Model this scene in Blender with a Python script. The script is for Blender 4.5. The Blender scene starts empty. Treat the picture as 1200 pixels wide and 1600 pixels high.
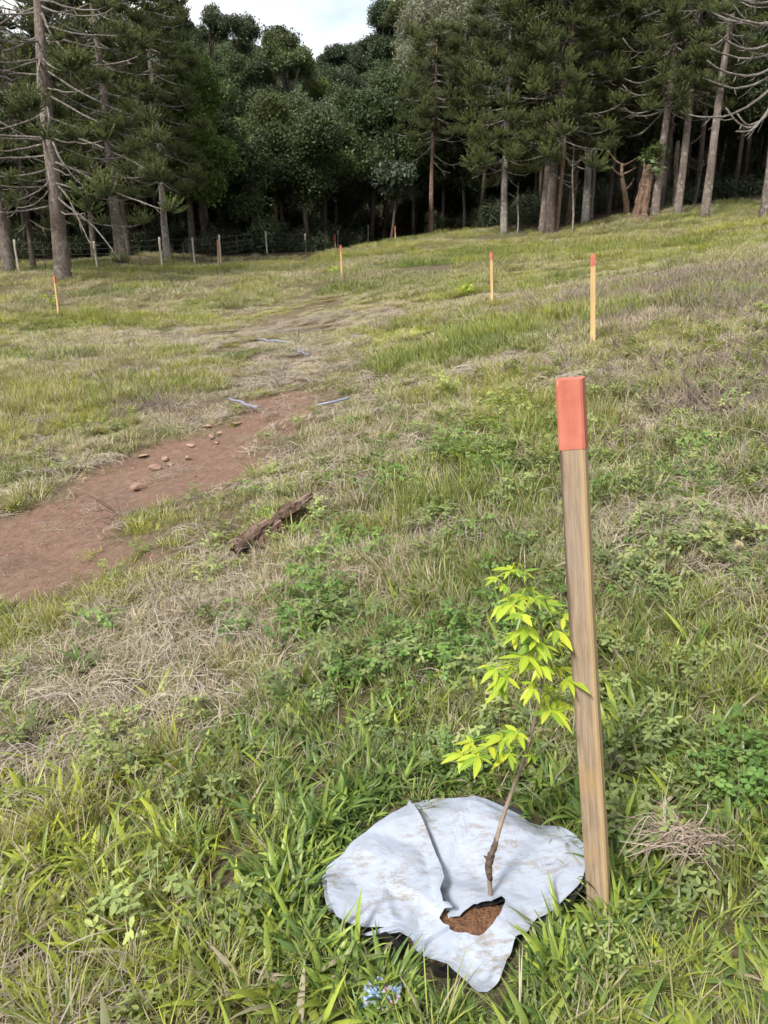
import bpy, math, random
import numpy as np
from mathutils import Vector, Matrix, Euler

SC = bpy.context.scene
COL = SC.collection
random.seed(7)
RNG = np.random.default_rng(11)

# ------------------------------------------------------------------ camera
CAM_H, PITCH, FPX = 1.45, math.radians(18.0), 1164.0     # FPX: focal length for a 1200 x 1600 frame
cam = bpy.data.cameras.new('camera')
cam_ob = bpy.data.objects.new('camera', cam)
COL.objects.link(cam_ob)
cam.sensor_fit = 'VERTICAL'
cam.sensor_height = 24.0
cam.lens = 24.0 * FPX / 1600.0
cam.clip_start, cam.clip_end = 0.05, 2000.0
cam_ob.location = (0, 0, CAM_H)
cam_ob.rotation_euler = (math.pi / 2 - PITCH, 0, 0)
SC.camera = cam_ob

# ------------------------------------------------------------------ sky, sun, exposure
SUN_EL, SUN_AZ = math.radians(48), math.radians(218)      # azimuth clockwise from +Y: behind the camera, to the left
w = bpy.data.worlds.new('World')
SC.world = w
w.use_nodes = True
nt = w.node_tree
nt.nodes.clear()
n_out = nt.nodes.new('ShaderNodeOutputWorld')
n_bg = nt.nodes.new('ShaderNodeBackground')
n_sky = nt.nodes.new('ShaderNodeTexSky')
n_sky.sky_type = 'NISHITA'
n_sky.sun_disc = False
n_sky.sun_elevation = SUN_EL
n_sky.sun_rotation = SUN_AZ
n_sky.altitude = 900
n_sky.dust_density = 1.5
n_tc = nt.nodes.new('ShaderNodeTexCoord')
n_mp = nt.nodes.new('ShaderNodeMapping')
n_mp.inputs['Scale'].default_value = (1, 1, 2.2)
n_mp.inputs['Location'].default_value = (0.35, 0.1, 0.0)
n_no = nt.nodes.new('ShaderNodeTexNoise')
n_no.inputs['Scale'].default_value = 2.3
n_no.inputs['Detail'].default_value = 7
n_no.inputs['Roughness'].default_value = 0.55
n_rp = nt.nodes.new('ShaderNodeMapRange')
n_rp.inputs['From Min'].default_value = 0.30
n_rp.inputs['From Max'].default_value = 0.54
n_mx = nt.nodes.new('ShaderNodeMix')
n_mx.data_type = 'RGBA'
n_mx.inputs['B'].default_value = (5.4, 5.35, 5.3, 1)
L = nt.links.new
L(n_tc.outputs['Generated'], n_mp.inputs['Vector'])
L(n_mp.outputs['Vector'], n_no.inputs['Vector'])
L(n_no.outputs['Fac'], n_rp.inputs['Value'])
L(n_rp.outputs['Result'], n_mx.inputs['Factor'])
L(n_sky.outputs['Color'], n_mx.inputs['A'])
L(n_mx.outputs['Result'], n_bg.inputs['Color'])
L(n_bg.outputs['Background'], n_out.inputs['Surface'])
n_bg.inputs['Strength'].default_value = 0.115

sun = bpy.data.lights.new('sun', 'SUN')
sun.energy = 3.1
sun.angle = math.radians(11)
sun.color = (1.0, 0.95, 0.86)
sun_ob = bpy.data.objects.new('sun', sun)
COL.objects.link(sun_ob)
sd = Vector((math.sin(SUN_AZ) * math.cos(SUN_EL), math.cos(SUN_AZ) * math.cos(SUN_EL), math.sin(SUN_EL)))
sun_ob.rotation_euler = sd.to_track_quat('Z', 'Y').to_euler()
sun_ob.location = sd * 60

SC.view_settings.view_transform = 'Standard'
SC.view_settings.look = 'None'
SC.view_settings.gamma = 1.0
SC.view_settings.exposure = 1.1
SC.view_settings.use_curve_mapping = False
SC.render.engine = 'CYCLES'
SC.cycles.max_bounces = 4
SC.cycles.diffuse_bounces = 2
SC.cycles.transmission_bounces = 2
SC.cycles.use_adaptive_sampling = True
SC.cycles.adaptive_threshold = .04
SC.cycles.adaptive_min_samples = 16
SC.cycles.transparent_max_bounces = 4

# ------------------------------------------------------------------ numeric helpers
def ray(px, py):
    u, v = (px - 600.0) / FPX, -(py - 800.0) / FPX
    c, s = math.cos(PITCH), math.sin(PITCH)
    return np.array([u, c + v * s, -s + v * c])

def at(px, py, Y):
    d = ray(px, py)
    return np.array([0, 0, CAM_H]) + d * (Y / d[1])

def at_z(px, py, z):
    d = ray(px, py)
    return np.array([0, 0, CAM_H]) + d * ((z - CAM_H) / d[2])

def vnoise(x, y, seed=0):
    x = np.asarray(x, float); y = np.asarray(y, float)
    xi = np.floor(x).astype(np.int64); yi = np.floor(y).astype(np.int64)
    fx, fy = x - xi, y - yi
    fx = fx * fx * (3 - 2 * fx); fy = fy * fy * (3 - 2 * fy)
    def h(a, b):
        n = (a * 374761393 + b * 668265263 + seed * 1442695041) & 0x7fffffff
        n = ((n ^ (n >> 13)) * 1274126177) & 0x7fffffff
        return ((n ^ (n >> 16)) & 0xffff) / 65535.0
    return (h(xi, yi) * (1 - fx) + h(xi + 1, yi) * fx) * (1 - fy) + (h(xi, yi + 1) * (1 - fx) + h(xi + 1, yi + 1) * fx) * fy

def fbm(x, y, seed=0, oct=3):
    s, a, t = 0, 1.0, 0
    for k in range(oct):
        s = s + a * vnoise(x * 2 ** k + 17.3 * k, y * 2 ** k - 9.1 * k, seed + k); t += a; a *= .5
    return s / t

def sstep(a, b, x):
    t = np.clip((x - a) / (b - a), 0, 1)
    return t * t * (3 - 2 * t)

# ------------------------------------------------------------------ terrain: a smooth surface through surveyed points
near = [(935,1420,0),(600,1590,0),(60,1590,-.05),(1180,1590,.05),(700,1300,0),(60,1250,-.15),(1150,1250,.10),(600,1000,-.02),
        (1150,1000,.18),(250,1050,-.2),(0,1000,-.42),(450,850,-.08),(800,850,.1),(1150,800,.3),(0,870,-.5),(200,780,-.38),
        (330,700,-.25),(600,700,.08),(800,650,.25),(430,600,0),(150,620,-.15),(0,600,-.2)]
far = [(430,540,14),(926,535,9),(769,470,17),(533,428,29),(90,488,23),(1100,480,10),(1170,420,14),(1150,336,38),(980,400,22),(785,358,48),
       (862,362,45),(1000,335,44),(1110,330,42),(97,440,30),(300,410,42),(417,398,49),(478,394,56),(575,385,58),(650,372,70),
       (672,365,62),(12,430,33),(262,402,44),(700,400,35)]
cp = [at_z(*p) for p in near] + [at(*p) for p in far]
cp += [np.array(p, float) for p in [(-40,30,-.5),(40,30,6.5),(-40,60,1.5),(45,60,8),(0,-20,-.5),(-25,0,-2.5),(25,0,3),(-25,-25,-3),(25,-25,2.5)]]
cp = np.array(cp)
def _tps(r2):
    return np.where(r2 > 1e-12, .5 * r2 * np.log(r2 + 1e-12), 0)
_n = len(cp)
_K = _tps(((cp[:, None, :2] - cp[None, :, :2]) ** 2).sum(-1)) + np.eye(_n) * .4
_P = np.c_[np.ones(_n), cp[:, :2]]
_A = np.block([[_K, _P], [_P.T, np.zeros((3, 3))]])
_W = np.linalg.solve(_A, np.r_[cp[:, 2], 0, 0, 0])

path_px = [(-160,905,1.35),(-20,868,1.25),(80,818,1.15),(180,772,1.08),(270,728,1.0),(345,690,.85),(405,658,.7),(435,622,.45)]

def H0(x, y):
    x = np.asarray(x, float); y = np.asarray(y, float)
    sh = x.shape
    xf, yf = np.clip(x.ravel(), -60, 60), np.clip(y.ravel(), -30, 75)
    z = np.zeros_like(xf)
    for i in range(0, len(xf), 40000):
        a, b = xf[i:i + 40000], yf[i:i + 40000]
        r2 = (a[:, None] - cp[None, :, 0]) ** 2 + (b[:, None] - cp[None, :, 1]) ** 2
        z[i:i + 40000] = _tps(r2) @ _W[:_n] + _W[_n] + _W[_n + 1] * a + _W[_n + 2] * b
    z = z.reshape(sh)
    up = np.maximum(y - 62, 0)
    hill = up * .29 * (1 + .30 * sstep(-2, 22, x) + .14 * sstep(-14, -40, x)) * (1 - .25 * sstep(150, 260, y))
    return z + hill * sstep(60, 80, y)

worn_px = [(330,720,.8),(400,662,.9),(445,612,1.05),(455,575,1.3),(435,540,1.7),(440,505,2.0),(460,475,2.0)]
side_px = [(60,930,.9),(200,870,.8),(330,790,.7),(420,720,.6)]
_pp = {}
def path_mask(x, y, bare=1.0):
    a = line_mask(x, y, 'path', path_px, .55, 1.3)
    b = line_mask(x, y, 'worn', worn_px, .25, 1.6) * .8
    c = line_mask(x, y, 'side', side_px, .1, 1.4) * .4
    return np.maximum(a, np.maximum(b * bare, c))

def line_mask(x, y, key, px, e0, e1):
    if key not in _pp:
        _pp[key] = np.array([list(ground0(a, b)[:2]) + [c] for a, b, c in px])
    pp = _pp[key]
    best = np.full(np.shape(x), 9e9)
    for (x0, y0, r0), (x1, y1, r1) in zip(pp[:-1], pp[1:]):
        dx, dy = x1 - x0, y1 - y0
        t = np.clip(((x - x0) * dx + (y - y0) * dy) / (dx * dx + dy * dy), 0, 1)
        d = np.hypot(x - x0 - t * dx, y - y0 - t * dy) / (r0 + t * (r1 - r0))
        best = np.minimum(best, d)
    edge = best + (fbm(x * 1.6, y * 1.6, 5, 5) - .5) * 1.7
    return 1 - sstep(e0, e1, edge)

def ground0(px, py, f=None):
    f = f or H0
    d = ray(px, py)
    t = np.exp(np.linspace(math.log(.6), math.log(220), 2600))
    P = np.array([0, 0, CAM_H]) + t[:, None] * d
    below = P[:, 2] < f(P[:, 0], P[:, 1])
    k = int(np.argmax(below)) if below.any() else len(t) - 1
    return P[k]

def H(x, y):
    x = np.asarray(x, float); y = np.asarray(y, float)
    z = H0(x, y)
    r = np.hypot(x, y)
    amp = np.clip(r / 12, .25, 1)
    z = z + (fbm(x * 1.1, y * 1.1, 21, 3) - .5) * .10 * amp + (fbm(x * .22, y * .22, 31, 2) - .5) * .35 * sstep(7, 30, r)
    pm = path_mask(x, y)
    z = z - .05 * pm + (fbm(x * 4, y * 4, 41, 4) - .5) * .09 * pm
    return z

def gp(px, py):
    return ground0(px, py, H)

def Hs(x, y):
    return float(H(np.array([x]), np.array([y]))[0])

# ------------------------------------------------------------------ mesh helpers
class MB:
    def __init__(s):
        s.v, s.f, s.a, s.n = [], [], [], 0
    def add(s, verts, faces, attr=0.0):
        verts = np.asarray(verts, float)
        s.v.append(verts)
        s.f += [tuple(int(i) + s.n for i in f) for f in faces]
        s.a.append(np.broadcast_to(np.asarray(attr, float), (len(verts),)))
        s.n += len(verts)
    def tube(s, pts, rad, sides=6, cap=True, attr=0.0, wob=0.0):
        pts = np.asarray(pts, float); rad = np.broadcast_to(np.asarray(rad, float), (len(pts),))
        tan = np.gradient(pts, axis=0)
        tan /= np.linalg.norm(tan, axis=1)[:, None] + 1e-9
        ref = np.array([0, 0, 1.0]) if abs(tan[0][2]) < .8 else np.array([1.0, 0, 0])
        vs = []
        ang = np.linspace(0, 2 * math.pi, sides, endpoint=False)
        for p, t, r in zip(pts, tan, rad):
            a = np.cross(t, ref); a /= np.linalg.norm(a) + 1e-9
            b = np.cross(t, a)
            ref = np.cross(a, t)
            rr = r * (1 + wob * (RNG.random(sides) - .5)) if wob else np.full(sides, r)
            vs.append(p + (np.cos(ang) * rr)[:, None] * a + (np.sin(ang) * rr)[:, None] * b)
        m = len(pts)
        f = [(i * sides + j, i * sides + (j + 1) % sides, (i + 1) * sides + (j + 1) % sides, (i + 1) * sides + j)
             for i in range(m - 1) for j in range(sides)]
        if cap:
            f += [tuple(range(sides))[::-1], tuple((m - 1) * sides + j for j in range(sides))]
        s.add(np.concatenate(vs), f, attr)
    def mesh(s, name, mat=None, smooth=True):
        me = bpy.data.meshes.new(name)
        v = np.concatenate(s.v)
        me.from_pydata(v.tolist(), [], s.f)
        at_ = me.attributes.new('bv', 'FLOAT', 'POINT')
        at_.data.foreach_set('value', np.concatenate(s.a).astype(np.float32))
        if smooth:
            me.shade_smooth()
        if mat:
            me.materials.append(mat)
        me.update()
        return me
    def build(s, name, mat=None, parent=None, smooth=True):
        o = bpy.data.objects.new(name, s.mesh(name, mat, smooth))
        COL.objects.link(o)
        if parent:
            o.parent = parent
        return o

def tag(o, label, cat, group=None):
    o['label'] = label; o['category'] = cat
    if group: o['group'] = group
    return o

def empty(name, loc):
    o = bpy.data.objects.new(name, None)
    COL.objects.link(o); o.location = tuple(float(q) for q in loc); o.empty_display_size = .2
    return o

def child(name, me, parent, loc=(0, 0, 0), rot=(0, 0, 0), scl=1.0):
    o = bpy.data.objects.new(name, me)
    COL.objects.link(o); o.parent = parent; o.location = tuple(float(q) for q in loc); o.rotation_euler = rot
    o.scale = (scl, scl, scl) if np.isscalar(scl) else scl
    return o

# ------------------------------------------------------------------ scatter: one object, many small instances of plain meshes
_groups = {}
def scatter_group(key, meshes):
    if key in _groups:
        return _groups[key]
    g = bpy.data.node_groups.new('scatter_' + key, 'GeometryNodeTree')
    g.interface.new_socket('Geometry', in_out='INPUT', socket_type='NodeSocketGeometry')
    g.interface.new_socket('Geometry', in_out='OUTPUT', socket_type='NodeSocketGeometry')
    N = g.nodes.new; L = g.links.new
    gi, go = N('NodeGroupInput'), N('NodeGroupOutput')
    join = N('GeometryNodeJoinGeometry')
    for i, me in enumerate(reversed(meshes)):      # Join Geometry stacks later links first
        src = bpy.data.objects.new('source_' + key, me)
        oi = N('GeometryNodeObjectInfo'); oi.inputs['Object'].default_value = src
        ti = N('GeometryNodeGeometryToInstance')
        L(oi.outputs['Geometry'], ti.inputs[0]); L(ti.outputs[0], join.inputs[0])
    ip = N('GeometryNodeInstanceOnPoints')
    ip.inputs['Pick Instance'].default_value = True
    def named(nm, dt):
        a = N('GeometryNodeInputNamedAttribute'); a.data_type = dt; a.inputs['Name'].default_value = nm
        return [o for o in a.outputs if o.enabled and o.name == 'Attribute'][0]
    er = N('FunctionNodeEulerToRotation')
    L(named('rot', 'FLOAT_VECTOR'), er.inputs[0]); L(er.outputs[0], ip.inputs['Rotation'])
    L(named('scl', 'FLOAT_VECTOR'), ip.inputs['Scale'])
    L(named('idx', 'INT'), ip.inputs['Instance Index'])
    L(gi.outputs[0], ip.inputs['Points']); L(join.outputs[0], ip.inputs['Instance'])
    L(ip.outputs[0], go.inputs[0])
    _groups[key] = g
    return g

def scatter(name, key, meshes, pos, rot, scl, tint, parent=None, idx=None):
    pos = np.asarray(pos, np.float32); n = len(pos)
    me = bpy.data.meshes.new(name)
    me.vertices.add(n)
    me.vertices.foreach_set('co', pos.ravel())
    scl = np.asarray(scl, np.float32)
    if scl.ndim == 1: scl = np.repeat(scl[:, None], 3, 1)
    for nm, arr in (('rot', rot), ('scl', scl), ('tint', tint)):
        a = me.attributes.new(nm, 'FLOAT_VECTOR', 'POINT')
        a.data.foreach_set('vector', np.ascontiguousarray(np.broadcast_to(arr, (n, 3)), np.float32).ravel())
    a = me.attributes.new('idx', 'INT', 'POINT')
    a.data.foreach_set('value', (RNG.integers(0, len(meshes), n) if idx is None else idx).astype(np.int32))
    me.update()
    o = bpy.data.objects.new(name, me)
    COL.objects.link(o)
    if parent: o.parent = parent
    m = o.modifiers.new('scatter', 'NODES'); m.node_group = scatter_group(key, meshes)
    me.materials.append(meshes[0].materials[0])
    return o

def merged(name, meshes, pos, rot, scl, mat, tint=None, cl=None):
    """one real mesh of many copies of small meshes"""
    pos = np.asarray(pos, float); n = len(pos); idx = RNG.integers(0, len(meshes), n)
    Vs, As, Ts, Ls, Sz, off = [], [], [], [], [], 0
    scl = np.broadcast_to(np.asarray(scl, float), (n,)); rot = np.broadcast_to(rot, (n, 3))
    for k, me in enumerate(meshes):
        m = len(me.vertices)
        co = np.empty(m * 3, np.float32); me.vertices.foreach_get('co', co); co = co.reshape(-1, 3)
        bv = np.empty(m, np.float32); me.attributes['bv'].data.foreach_get('value', bv)
        lv = np.empty(len(me.loops), np.int32); me.loops.foreach_get('vertex_index', lv)
        sz = np.empty(len(me.polygons), np.int32); me.polygons.foreach_get('loop_total', sz)
        for i in np.where(idx == k)[0]:
            R = np.array(Euler(rot[i]).to_matrix())
            Vs.append((co @ R.T) * scl[i] + pos[i]); As.append(bv)
            if tint is not None: Ts.append(np.tile(tint[i], (m, 1)))
            if cl is not None: Ts.append(np.full(m, cl[i]))
            Ls.append(lv + off); Sz.append(sz); off += m
    V = np.concatenate(Vs).astype(np.float32); Lp = np.concatenate(Ls).astype(np.int32); Sz = np.concatenate(Sz)
    me = bpy.data.meshes.new(name)
    me.vertices.add(len(V)); me.vertices.foreach_set('co', V.ravel())
    me.loops.add(len(Lp)); me.loops.foreach_set('vertex_index', Lp)
    me.polygons.add(len(Sz)); me.polygons.foreach_set('loop_start', (np.cumsum(Sz) - Sz).astype(np.int32))
    a = me.attributes.new('bv', 'FLOAT', 'POINT'); a.data.foreach_set('value', np.concatenate(As).astype(np.float32))
    if tint is not None:
        a = me.attributes.new('tint', 'FLOAT_VECTOR', 'POINT'); a.data.foreach_set('vector', np.concatenate(Ts).astype(np.float32).ravel())
    if cl is not None:
        a = me.attributes.new('cl', 'FLOAT', 'POINT'); a.data.foreach_set('value', np.concatenate(Ts).astype(np.float32))
    me.materials.append(mat); me.update(calc_edges=True)
    TRIS[name] = TRIS.get(name, 0) + int((Sz - 2).sum())
    return me

def crown_mesh(name, meshes, pos, rot, scl, tint, parent, mat):
    me = merged(name, meshes, pos, rot, scl, mat, tint=np.broadcast_to(np.asarray(tint, float), (len(pos), 3)))
    o = bpy.data.objects.new(name, me); COL.objects.link(o); o.parent = parent
    return o
TRIS = {}

# ------------------------------------------------------------------ materials
def new_mat(name):
    m = bpy.data.materials.new(name); m.use_nodes = True
    m.node_tree.nodes.clear()
    return m, m.node_tree.nodes.new, m.node_tree.links.new

def principled(N, L, rough=.8, spec=.3):
    b = N('ShaderNodeBsdfPrincipled'); b.inputs['Roughness'].default_value = rough
    b.inputs['Specular IOR Level'].default_value = spec
    return b

def mixrgb(N, L, fac, a, b, blend='MIX'):
    m = N('ShaderNodeMix'); m.data_type = 'RGBA'; m.blend_type = blend
    for sock, v in (('Factor', fac), ('A', a), ('B', b)):
        i = m.inputs[sock] if sock == 'Factor' else [q for q in m.inputs if q.name == sock and q.type == 'RGBA'][0]
        if hasattr(v, 'node'): L(v, i)
        elif sock == 'Factor': i.default_value = v
        else: i.default_value = (*v, 1) if len(v) == 3 else v
    return [q for q in m.outputs if q.type == 'RGBA'][0]

def math_(N, L, op, a, b=None, c=None, clamp=False):
    m = N('ShaderNodeMath'); m.operation = op; m.use_clamp = clamp
    for k, v in enumerate((a, b, c)):
        if v is None: continue
        if hasattr(v, 'node'): L(v, m.inputs[k])
        else: m.inputs[k].default_value = v
    return m.outputs[0]

def noise(N, L, scale, detail=4, rough=.55, vec=None, stretch=None, coord='Object'):
    n = N('ShaderNodeTexNoise'); n.inputs['Scale'].default_value = scale; n.inputs['Detail'].default_value = detail
    n.inputs['Roughness'].default_value = rough
    if vec is None:
        tc = N('ShaderNodeTexCoord'); vec = tc.outputs[coord]
    if stretch:
        mp = N('ShaderNodeMapping'); mp.inputs['Scale'].default_value = stretch; L(vec, mp.inputs[0]); vec = mp.outputs[0]
    L(vec, n.inputs['Vector'])
    return n.outputs['Fac']

def ramp(N, L, fac, stops):
    r = N('ShaderNodeValToRGB')
    e = r.color_ramp.elements
    while len(e) < len(stops): e.new(.5)
    for q, (p, c) in zip(e, stops):
        q.position = p; q.color = (*c, 1)
    if hasattr(fac, 'node'): L(fac, r.inputs[0])
    return r.outputs['Color']

def mrange(N, L, v, a, b, c=0, d=1):
    m = N('ShaderNodeMapRange'); L(v, m.inputs['Value'])
    for k, q in zip(('From Min', 'From Max', 'To Min', 'To Max'), (a, b, c, d)): m.inputs[k].default_value = q
    return m.outputs['Result']

def bump(N, L, h, strength, dist, bsdf):
    b = N('ShaderNodeBump'); b.inputs['Strength'].default_value = strength; b.inputs['Distance'].default_value = dist
    L(h, b.inputs['Height']); L(b.outputs[0], bsdf.inputs['Normal'])

def finish(N, L, shader):
    o = N('ShaderNodeOutputMaterial'); L(shader, o.inputs['Surface'])

def leafy(N, L, col, rough, trans, spec=.25, tcol=(1.25, 1.15, .55)):
    b = principled(N, L, rough, spec); L(col, b.inputs['Base Color'])
    if trans <= 0: return b.outputs[0]
    t = N('ShaderNodeBsdfTranslucent')
    L(mixrgb(N, L, 1.0, col, tcol, 'MULTIPLY'), t.inputs['Color'])
    m = N('ShaderNodeMixShader'); m.inputs[0].default_value = trans
    L(b.outputs[0], m.inputs[1]); L(t.outputs[0], m.inputs[2])
    return m.outputs[0]

def grass_material(name, c_green, c_yellow, c_dry, c_dry2, rough=.5, trans=.35):
    """tint.x = share of dry blades, tint.y = green to yellow, tint.z = brightness"""
    m, N, L = new_mat(name)
    bv = N('ShaderNodeAttribute'); bv.attribute_name = 'bv'; bv = bv.outputs['Fac']
    ti = N('ShaderNodeAttribute'); ti.attribute_type = 'INSTANCER'; ti.attribute_name = 'tint'
    sp = N('ShaderNodeSeparateXYZ'); L(ti.outputs['Vector'], sp.inputs[0])
    dry, yel, bri = sp.outputs
    cl = N('ShaderNodeAttribute'); cl.attribute_name = 'cl'; cl = cl.outputs['Fac']
    dry = math_(N, L, 'MULTIPLY_ADD', cl, .55, dry)
    yel = math_(N, L, 'MULTIPLY_ADD', math_(N, L, 'FRACT', math_(N, L, 'MULTIPLY', cl, 5.7)), .5, math_(N, L, 'SUBTRACT', yel, .25))
    r2 = math_(N, L, 'FRACT', math_(N, L, 'MULTIPLY', bv, 7.31))
    g = mixrgb(N, L, math_(N, L, 'MULTIPLY_ADD', math_(N, L, 'SUBTRACT', r2, .5), .7, yel, clamp=True), c_green, c_yellow)
    d = mixrgb(N, L, r2, c_dry, c_dry2)
    f = math_(N, L, 'MULTIPLY_ADD', math_(N, L, 'SUBTRACT', dry, bv), 5.0, .5, clamp=True)
    c = mixrgb(N, L, f, g, d)
    bb = math_(N, L, 'MULTIPLY', bri, math_(N, L, 'MULTIPLY_ADD', r2, .5, .75))
    cb = N('ShaderNodeCombineColor')
    for k in range(3): L(bb, cb.inputs[k])
    c = mixrgb(N, L, 1.0, c, cb.outputs[0], 'MULTIPLY')
    finish(N, L, leafy(N, L, c, rough, trans, .3))
    return m

M = {}
M['grass_broad'] = grass_material('broad_grass', (.12, .20, .055), (.33, .37, .05), (.44, .385, .27), (.33, .275, .215), .33, .36)
M['grass_fine'] = grass_material('fine_grass', (.13, .18, .06), (.31, .325, .07), (.46, .405, .29), (.33, .285, .225), .5, .36)
M['straw'] = grass_material('dry_straw', (.29, .245, .20), (.36, .31, .24), (.46, .41, .33), (.23, .195, .175), .6, .15)
M['brush'] = grass_material('dry_brush', (.20, .16, .13), (.22, .17, .13), (.25, .2, .17), (.15, .115, .105), .8, 0)
M['clover'] = grass_material('clover_leaf', (.11, .20, .05), (.23, .31, .06), (.27, .25, .07), (.2, .2, .08), .45, .3)
M['weed'] = grass_material('weed_leaf', (.16, .21, .085), (.27, .31, .08), (.3, .27, .12), (.26, .23, .13), .55, .3)

def tree_leaf(name, rough=.5, trans=.25, spec=.3, kind='INSTANCER'):
    """tint is the leaf colour of the tree"""
    m, N, L = new_mat(name)
    bv = N('ShaderNodeAttribute'); bv.attribute_name = 'bv'
    ti = N('ShaderNodeAttribute'); ti.attribute_type = kind; ti.attribute_name = 'tint'
    v = math_(N, L, 'MULTIPLY_ADD', bv.outputs['Fac'], .9, .55)
    cb = N('ShaderNodeCombineColor')
    for k in range(3): L(v, cb.inputs[k])
    c = mixrgb(N, L, 1.0, ti.outputs['Vector'], cb.outputs[0], 'MULTIPLY')
    finish(N, L, leafy(N, L, c, rough, trans, spec))
    return m
M['leaf'] = tree_leaf('tree_leaves')
M['leaf_real'] = tree_leaf('crown_leaves', kind='GEOMETRY')

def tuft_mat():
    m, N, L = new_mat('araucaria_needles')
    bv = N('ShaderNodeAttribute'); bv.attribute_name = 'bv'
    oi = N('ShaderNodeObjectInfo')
    c = mixrgb(N, L, bv.outputs['Fac'], (.027, .036, .019), (.19, .225, .065))  # shaded inner to lit outer needle colour, mixed by the vertex value
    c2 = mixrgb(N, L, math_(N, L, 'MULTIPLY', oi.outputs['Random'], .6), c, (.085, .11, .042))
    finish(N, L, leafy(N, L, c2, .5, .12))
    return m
M['tuft'] = tuft_mat()

def bark(name, c1, c2, lich, scale=3.0, lich_amt=.5, bands=0.0):
    m, N, L = new_mat(name)
    a = noise(N, L, scale, 6, .65, stretch=(1, 1, .22))
    b = noise(N, L, scale * 1.4, 5, .6)
    f = noise(N, L, scale * 5, 5, .7, stretch=(1, 1, .6))
    rg = noise(N, L, scale * 1.2, 3, .6, stretch=(.12, .12, 1.6))
    c = mixrgb(N, L, mrange(N, L, a, .35, .65), c1, c2)
    c = mixrgb(N, L, mrange(N, L, f, .48, .66, 0, .75), c, tuple(q * .35 for q in c1))
    c = mixrgb(N, L, mrange(N, L, rg, .56, .66, 0, .45), c, tuple(q * .5 for q in c1))
    c = mixrgb(N, L, mrange(N, L, b, .62 - .2 * lich_amt, .80 - .2 * lich_amt, 0, .8), c, lich)
    p = principled(N, L, .9, .15); L(c, p.inputs['Base Color'])
    bump(N, L, math_(N, L, 'ADD', a, math_(N, L, 'MULTIPLY', f, -.8)), 1.0, .08, p)
    finish(N, L, p.outputs[0])
    return m
M['bark'] = bark('araucaria_bark', (.12, .095, .08), (.24, .20, .175), (.33, .31, .27))
M['bark_branch'] = bark('pale_branch_bark', (.15, .13, .115), (.28, .255, .23), (.38, .37, .34), 6)
M['bark_dark'] = bark('dark_bark', (.06, .048, .04), (.13, .105, .085), (.2, .2, .17), 3, .3)
M['bark_red'] = bark('reddish_bark', (.14, .09, .065), (.25, .17, .125), (.30, .27, .235), 4, .3)
M['bark_pale'] = bark('pale_bark', (.17, .15, .13), (.30, .28, .25), (.44, .43, .40), 3, .5)
M['torn'] = bark('torn_wood', (.09, .055, .04), (.26, .17, .12), (.38, .32, .26), 7, .4)
M['rotten'] = bark('rotten_wood', (.07, .05, .042), (.23, .165, .13), (.36, .30, .25), 9, .35)

def ground_mat():
    m, N, L = new_mat('meadow_soil')
    at_ = N('ShaderNodeAttribute'); at_.attribute_name = 'bv'
    pm = at_.outputs['Fac']
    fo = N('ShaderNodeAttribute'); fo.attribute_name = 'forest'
    n1 = noise(N, L, 2.2, 6, .65); n2 = noise(N, L, 14, 6, .7); n3 = noise(N, L, 70, 4, .7); n4 = noise(N, L, .35, 4, .6)
    soil = ramp(N, L, n2, [(.25, (.10, .062, .047)), (.5, (.175, .112, .084)), (.8, (.25, .17, .13))])
    soil = mixrgb(N, L, mrange(N, L, n3, .62, .78, 0, .5), soil, (.36, .26, .20))
    soil = mixrgb(N, L, mrange(N, L, n1, .5, .75, 0, .5), soil, (.15, .088, .066))
    th = ramp(N, L, n2, [(.25, (.04, .032, .022)), (.5, (.105, .085, .055)), (.75, (.20, .165, .12))])
    th = mixrgb(N, L, mrange(N, L, n4, .38, .62, 0, .5), th, (.08, .09, .03))
    c = mixrgb(N, L, pm, th, soil)
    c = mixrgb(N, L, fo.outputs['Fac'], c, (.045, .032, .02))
    p = principled(N, L, .95, .1); L(c, p.inputs['Base Color'])
    h = math_(N, L, 'ADD', n2, math_(N, L, 'MULTIPLY', n3, .5))
    bump(N, L, h, .9, .03, p)
    finish(N, L, p.outputs[0])
    return m
M['ground'] = ground_mat()

def log_wood(ang):
    m, N, L = new_mat('split_rotten_wood')
    tc = N('ShaderNodeTexCoord'); mp = N('ShaderNodeMapping'); mp.vector_type = 'TEXTURE'
    mp.inputs['Rotation'].default_value = (0, 0, ang); L(tc.outputs['Object'], mp.inputs[0])
    f = noise(N, L, 34, 6, .7, vec=mp.outputs[0], stretch=(.10, 1, 1)); b = noise(N, L, 7, 4, .6, vec=mp.outputs[0])
    c = ramp(N, L, f, [(.30, (.035, .025, .02)), (.48, (.13, .085, .062)), (.62, (.25, .185, .145)), (.75, (.40, .33, .27))])
    c = mixrgb(N, L, mrange(N, L, b, .45, .62, 0, .8), c, (.055, .036, .028))
    p = principled(N, L, .92, .1); L(c, p.inputs['Base Color'])
    bump(N, L, f, 1.0, .03, p)
    finish(N, L, p.outputs[0])
    return m

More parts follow.
